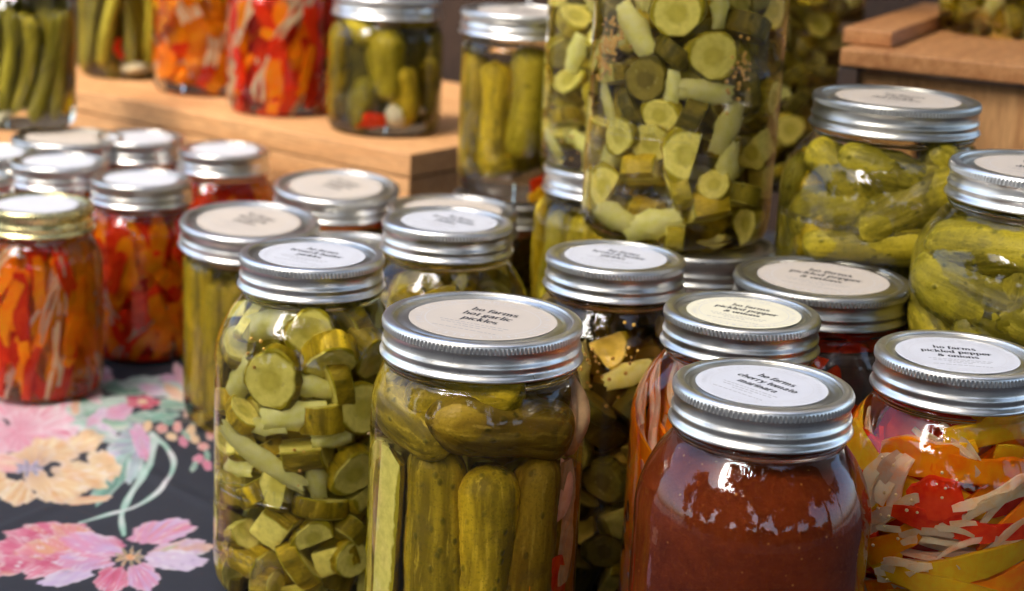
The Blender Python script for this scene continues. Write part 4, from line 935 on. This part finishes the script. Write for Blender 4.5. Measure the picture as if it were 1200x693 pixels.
# --- on the left crate
j = Jar('pint', 30, 146, 'base', .1301, mat='dill', label='jar of whole green beans at the top left corner', name='pickle_jar')
fill_upright(j, 15, BN, 'green_bean', j.ri-.006, .056, 12, 31, (.95, 1.1), ((1, 0), (.75, .4), (.4, .1)), False)
q = j.shell(72, 118, j.ri-.006); j.put('garlic_clove', clove_mesh(.022, .007, 1, YELP), q, 60, 's'); GC = clove_mesh(.034, .0095, 2, GARL); q = j.shell(4, 140, j.ri-.008); j.put('garlic_clove', GC, q, 40, 's', 0, 0, .8)
j = Jar('crate', 150, 87, 'base', zc, h=.130, mat='amber', label='second jar of green beans, leaning beans and a garlic clove, left on the pine crate', name='pickle_jar')
fill_upright(j, 13, BN, 'green_bean', j.ri-.006, .056, 14, 32, (1.05, 1.3), ((1, 0), (.6, .4)), False)
q = j.shell(160, 95, j.ri-.008); q.z = .012; j.put('garlic_clove', GC, q, 5, 's', 0, 0, (.8, .8, .9)); strip(j, -.2, .03, j.ri-.003, 100, .02, .007, .003, REDP, 'chili_strip', .3, 3)
j = Jar('crate', 240, 106, 'base', zc, h=.128, mat='pink', label='jar of orange peppers and white onion pieces on the pine crate', name='pickle_jar')
fill_strips(j, 60, [(6, ORANGEP, 'pepper_strip'), (2, REDP, 'pepper_strip'), (3, ONIONW, 'onion_strip'), (1, YELP, 'pepper_strip')], (20, 160), (.014, .032), 33, (.009, .014), .1, z1=.12, bow=.15); core(j, ORANGEP, .6)
j = Jar('crate', 328, 129, 'base', zc, h=.128, mat='pink', label='jar of long red pepper strips with onion on the pine crate', name='pickle_jar')
fill_strips(j, 60, [(6, REDP, 'pepper_strip'), (2.5, ORANGEP, 'pepper_strip'), (2.5, ONIONW, 'onion_strip')], (45, 110), (.03, .06), 34, (.008, .014), .12, z1=.12, bow=.2); core(j, REDP, .6)
j = Jar('crate', 449, 152, 'base', zc, h=.112, mat='dill', label='jar of small whole gherkins with a big garlic clove, rightmost on the pine crate', name='pickle_jar')
for (u, v, L, r, an, m) in ((405, 92, .066, .0135, 91, SKIN), (454, 75, .060, .0150, 92, SKINY), (497, 85, .066, .0130, 88, SKIN), (430, 120, .046, .0120, 84, SKINF), (470, 112, .050, .0125, 95, SKIN), (505, 122, .040, .0110, 90, SKIN), (487, 22, .034, .012, 20, SKIN), (425, 30, .04, .012, 150, SKINY)):
    q = j.shell(u, v, j.ri-r-.0008); j.put('gherkin', gherkin_mesh(L, r, u, m, .03), q, an, 's', 0, 0)
core(j, SKIND, .62)
for i in range(8):
    a = R_(80+i*29); q = Vector((math.sin(a)*.031, -math.cos(a)*.031, .038+.03*(i % 2))); j.put('gherkin', GH[i % 4], q, 90, 's')
q = j.shell(474, 138, j.ri-.010); j.put('garlic_clove', GC, q, 15, 's', 0, -90, (1.1, 1.1, 1.0)); strip(j, -.25, .014, j.ri-.004, 5, .024, .012, .004, REDP, 'chili_strip', .1, 3)

# --- centre back
j = Jar('wide_pint', 603, 228, z=0, h=.1325, mat='dark', metal=OLD, label='dark jar standing under the jar of tall gherkins, behind the central lids', name='pickle_jar')
fill_chunks(j, 46, CHD, seed=41)
TW = j
j = Jar('wide_pint', 603, 227, 'base', .133, h=.132, mat='dill', paper=KRAFT, lines=HG, rot=-10, label='kraft lidded jar of tall whole gherkins stacked on a dark lid', name='pickle_jar')
for (u, v, L, r, an, m) in ((556, 130, .088, .0135, 92, SKIN), (583, 140, .084, .0120, 91, SKIN), (615, 120, .080, .0135, 84, SKINY), (588, 188, .020, .0105, 20, SKIN), (645, 120, .08, .0125, 90, SKIN)):
    q = j.shell(u, v, j.ri-r-.0008); j.put('gherkin', gherkin_mesh(L, r, u, m, .02), q, an, 's', 0, 0)
for i in range(5):
    a = R_(100+i*40); q = Vector((math.sin(a)*.027, -math.cos(a)*.027, .055)); j.put('gherkin', GHL[i % 3], q, 90, 's', 0, 0, .95)
q = j.shell(618, 210, j.ri-.004); strip(j, .55, .008, j.ri-.003, 20, .022, .009, .003, YELP, 'pepper_strip', .2, 4); strip(j, .75, .016, j.ri-.006, 10, .03, .012, .003, REDP, 'pepper_strip', .2, 4)
j = Jar('wide_quart', 717, 194, mat='dill', label='jar of pickles under the half hidden tall chunk jar, silver band showing', name='pickle_jar')
fill_upright(j, 11, GHL, 'pickle', j.ri-.011, .105, 5, 43, (1, 1.1), ((1, 0), (.5, .3)), False)
for i in range(10):
    a = R_(i*36); j.put('pickle', GHL[i % 3], Vector((math.sin(a)*.034, -math.cos(a)*.034, .045)), 90, 's', 0, 0, .9)
j = Jar('quart', 717, 193, 'base', .1774, h=.20, mat='dill', label='tall pale chunk jar half hidden behind the largest jar', name='pickle_jar')
fill_chunks(j, 84, CHB+CH[:2], seed=44, onion_p=.3); seeds(j, [j.shell(*p, j.ri-.001) for p in ((650, 130), (645, 40), (668, 165))], 8)
j = Jar('wide_pint', 818, 283, h=.165, mat='dark', metal=OLD, label='ridged lid underneath the largest jar, right of the white bread & butter lid', name='pickle_jar')
core(j, SKIND, .9)
SUP = j
j = Jar('half_gallon', 789, 273, 'base', .1654, mat='amber', label='largest jar, tall and full of pickle chunks and mustard seeds, at the top centre', name='pickle_jar')
BIG = j
J2 = [(796, 14, 'f', 1, 1.25, 0), (833, 64, 'f', 0, 1.25, 0), (745, 35, 'o', 0, 1.2, 130), (699, 23, 'f', 1, 1.0, 0), (762, 92, 'f', 9, 1.15, 0), (787, 104, 'o', 1, .75, 90), (826, 108, 'o', 2, 1.1, 175),
      (750, 125, 's', 9, 1.1, 30), (808, 136, 's', 10, 1.1, 160), (866, 105, 's', 9, 1.1, 10), (893, 113, 'f', 2, .9, 0), (734, 159, 'f', 6, 1.0, 0), (803, 180, 'f', 7, 1.3, 0), (852, 150, 'o', 0, 1.1, 70), (875, 170, 's', 5, 1.1, 20),
      (852, 194, 'o', 2, 1.0, 85), (695, 134, 'o', 1, .8, 90), (711, 180, 's', 8, 1.1, 45), (759, 205, 's', 8, 1.25, 10), (796, 220, 's', 6, 1.1, 20), (822, 250, 's', 8, 1.35, 10), (859, 226, 's', 6, 1.1, 70), (711, 222, 's', 7, 1.1, 10),
      (720, 252, 'o', 0, 1.1, 170), (765, 262, 'o', 1, 1.2, 20), (882, 205, 's', 5, 1.1, 100), (790, 60, 's', 10, 1.0, 60), (730, 8, 's', 9, 1.0, 60), (870, 30, 's', 10, 1.1, 70), (890, 60, 's', 10, 1.0, 20), (705, 100, 's', 10, 1.0, 100), (790, 275, 's', 6, 1, 0)]
sets = CHB+CHB[:1]+CHB[:0]+CH[:3]+CHD  # 11 meshes
sets = [CHB[0], CHB[1], CHB[2], CHB[3], CHX[0], CHX[1], CHB[1], CHX[3], CHX[2], CHD[0], CHD[1]]
fx = hand(j, J2, sets, 1.0); fill_chunks(j, 200, CH[:4]+CHX+CHB[1:]+CHX, fixed=fx, seed=46, onion_p=.15, rr=(.0088, .0120)); emboss(j, 'PRESERVING', 757, 158, .0082, .050); emboss(j, 'MASON', 757, 236, .0078)
seeds(j, [j.shell(*p, j.ri-.0004) for p in ((713, 55), (708, 75), (722, 45))], 34, spread=.006, r=.00125); seeds(j, [j.shell(*p, j.ri-.0008) for p in ((868, 75), (863, 92))], 16, spread=.006, r=.00125)
j = Jar('quart', 920, 215, 'base', .13, h=.26, mat='warm', metal=OLD, label='dim tall jar in the shade between the largest jar and the right crate', name='pickle_jar')
fill_chunks(j, 105, CHD+[CH[0], CH[1]], seed=47)
j = Jar('wide_pint', 920, 215, z=0, h=.1295, at='base', mat='dark', metal=OLD, label='shaded jar carrying the dim tall jar beside the right crate', name='pickle_jar'); core(j, SKIND, .9)

# --- right back
def fill_gherkins(j, n, seed, rr=(.0125, .0155)):
    rng = random.Random(seed); P_, rad = pack(j, [rng.uniform(*rr) for _ in range(n)], seed=seed)
    for p, r in zip(P_, rad):
        j.put('gherkin', rng.choice(GH), Vector(p), rng.uniform(0, 180), 's', rng.uniform(-25, 25), rng.uniform(0, 360), (r/.0115, r/.0115, .95))
j = Jar('squat', 1051, 113, z=.154, mat='dill', metal=OLD, paper=KRAFT, lines=CD, rot=-17, label='squat jar of fat dills before the right crate, lid lettered classic dill pickles', name='pickle_jar')
for (u, v, L, r, an, sp, m) in ((940, 240, .055, .0125, 75, 0, SKINY), (985, 205, .05, .0120, 155, 0, SKINY), (985, 250, .055, .017, 25, 0, SKINY), (1070, 240, .075, .019, 25, 0, SKIN), (1040, 205, .055, .013, 170, 0, SKIN), (1020, 285, .07, .012, 5, 0, SKINY), (1120, 260, .05, .016, 50, 0, SKIN), (1115, 210, .05, .014, 140, 0, SKIN)):
    q = j.shell(u, v, j.ri-r-.0006); lim = j.radius(q.z)-r; l = math.hypot(q.x, q.y)
    if l > lim: q.x *= lim/l; q.y *= lim/l
    j.put('gherkin', gherkin_mesh(L, r, u, SKINF, .05, 26, 44, .055), q, an, 's', 0, sp)
fill_gherkins(j, 14, 52)
j = Jar('squat', 1224, 194, z=.148, h=.095, mat='dill', paper=KRAFT, lines=CD, rot=-4, label='squat jar of bright green dill pickles cut by the right edge of the picture', name='pickle_jar')
for (u, v, L, r, an, sp, m) in ((1085, 320, .06, .015, 40, 0, SKINY), (1110, 360, .075, .0165, 165, 0, SKINY), (1165, 350, .085, .019, 170, 0, SKINY), (1160, 295, .07, .015, 10, 0, SKIN), (1205, 330, .05, .015, 90, 0, SKIN)):
    q = j.shell(u, v, j.ri-r-.0006); lim = j.radius(q.z)-r; l = math.hypot(q.x, q.y)
    if l > lim: q.x *= lim/l; q.y *= lim/l
    j.put('gherkin', gherkin_mesh(L, r, u, SKINF, .05, 26, 44, .055), q, an, 's', 0, sp)
fill_gherkins(j, 14, 53)
j = Jar('quart', 1172, 39, 'base', zr, h=.17, mat='amber', label='jar of pickles with mustard seeds at its foot, standing on the right crate', name='pickle_jar')
fill_chunks(j, 80, CH, seed=55); seeds(j, [j.shell(*p, j.ri-.0008) for p in ((1165, 44), (1150, 22), (1180, 46))], 18, spread=.004, r=.0013)
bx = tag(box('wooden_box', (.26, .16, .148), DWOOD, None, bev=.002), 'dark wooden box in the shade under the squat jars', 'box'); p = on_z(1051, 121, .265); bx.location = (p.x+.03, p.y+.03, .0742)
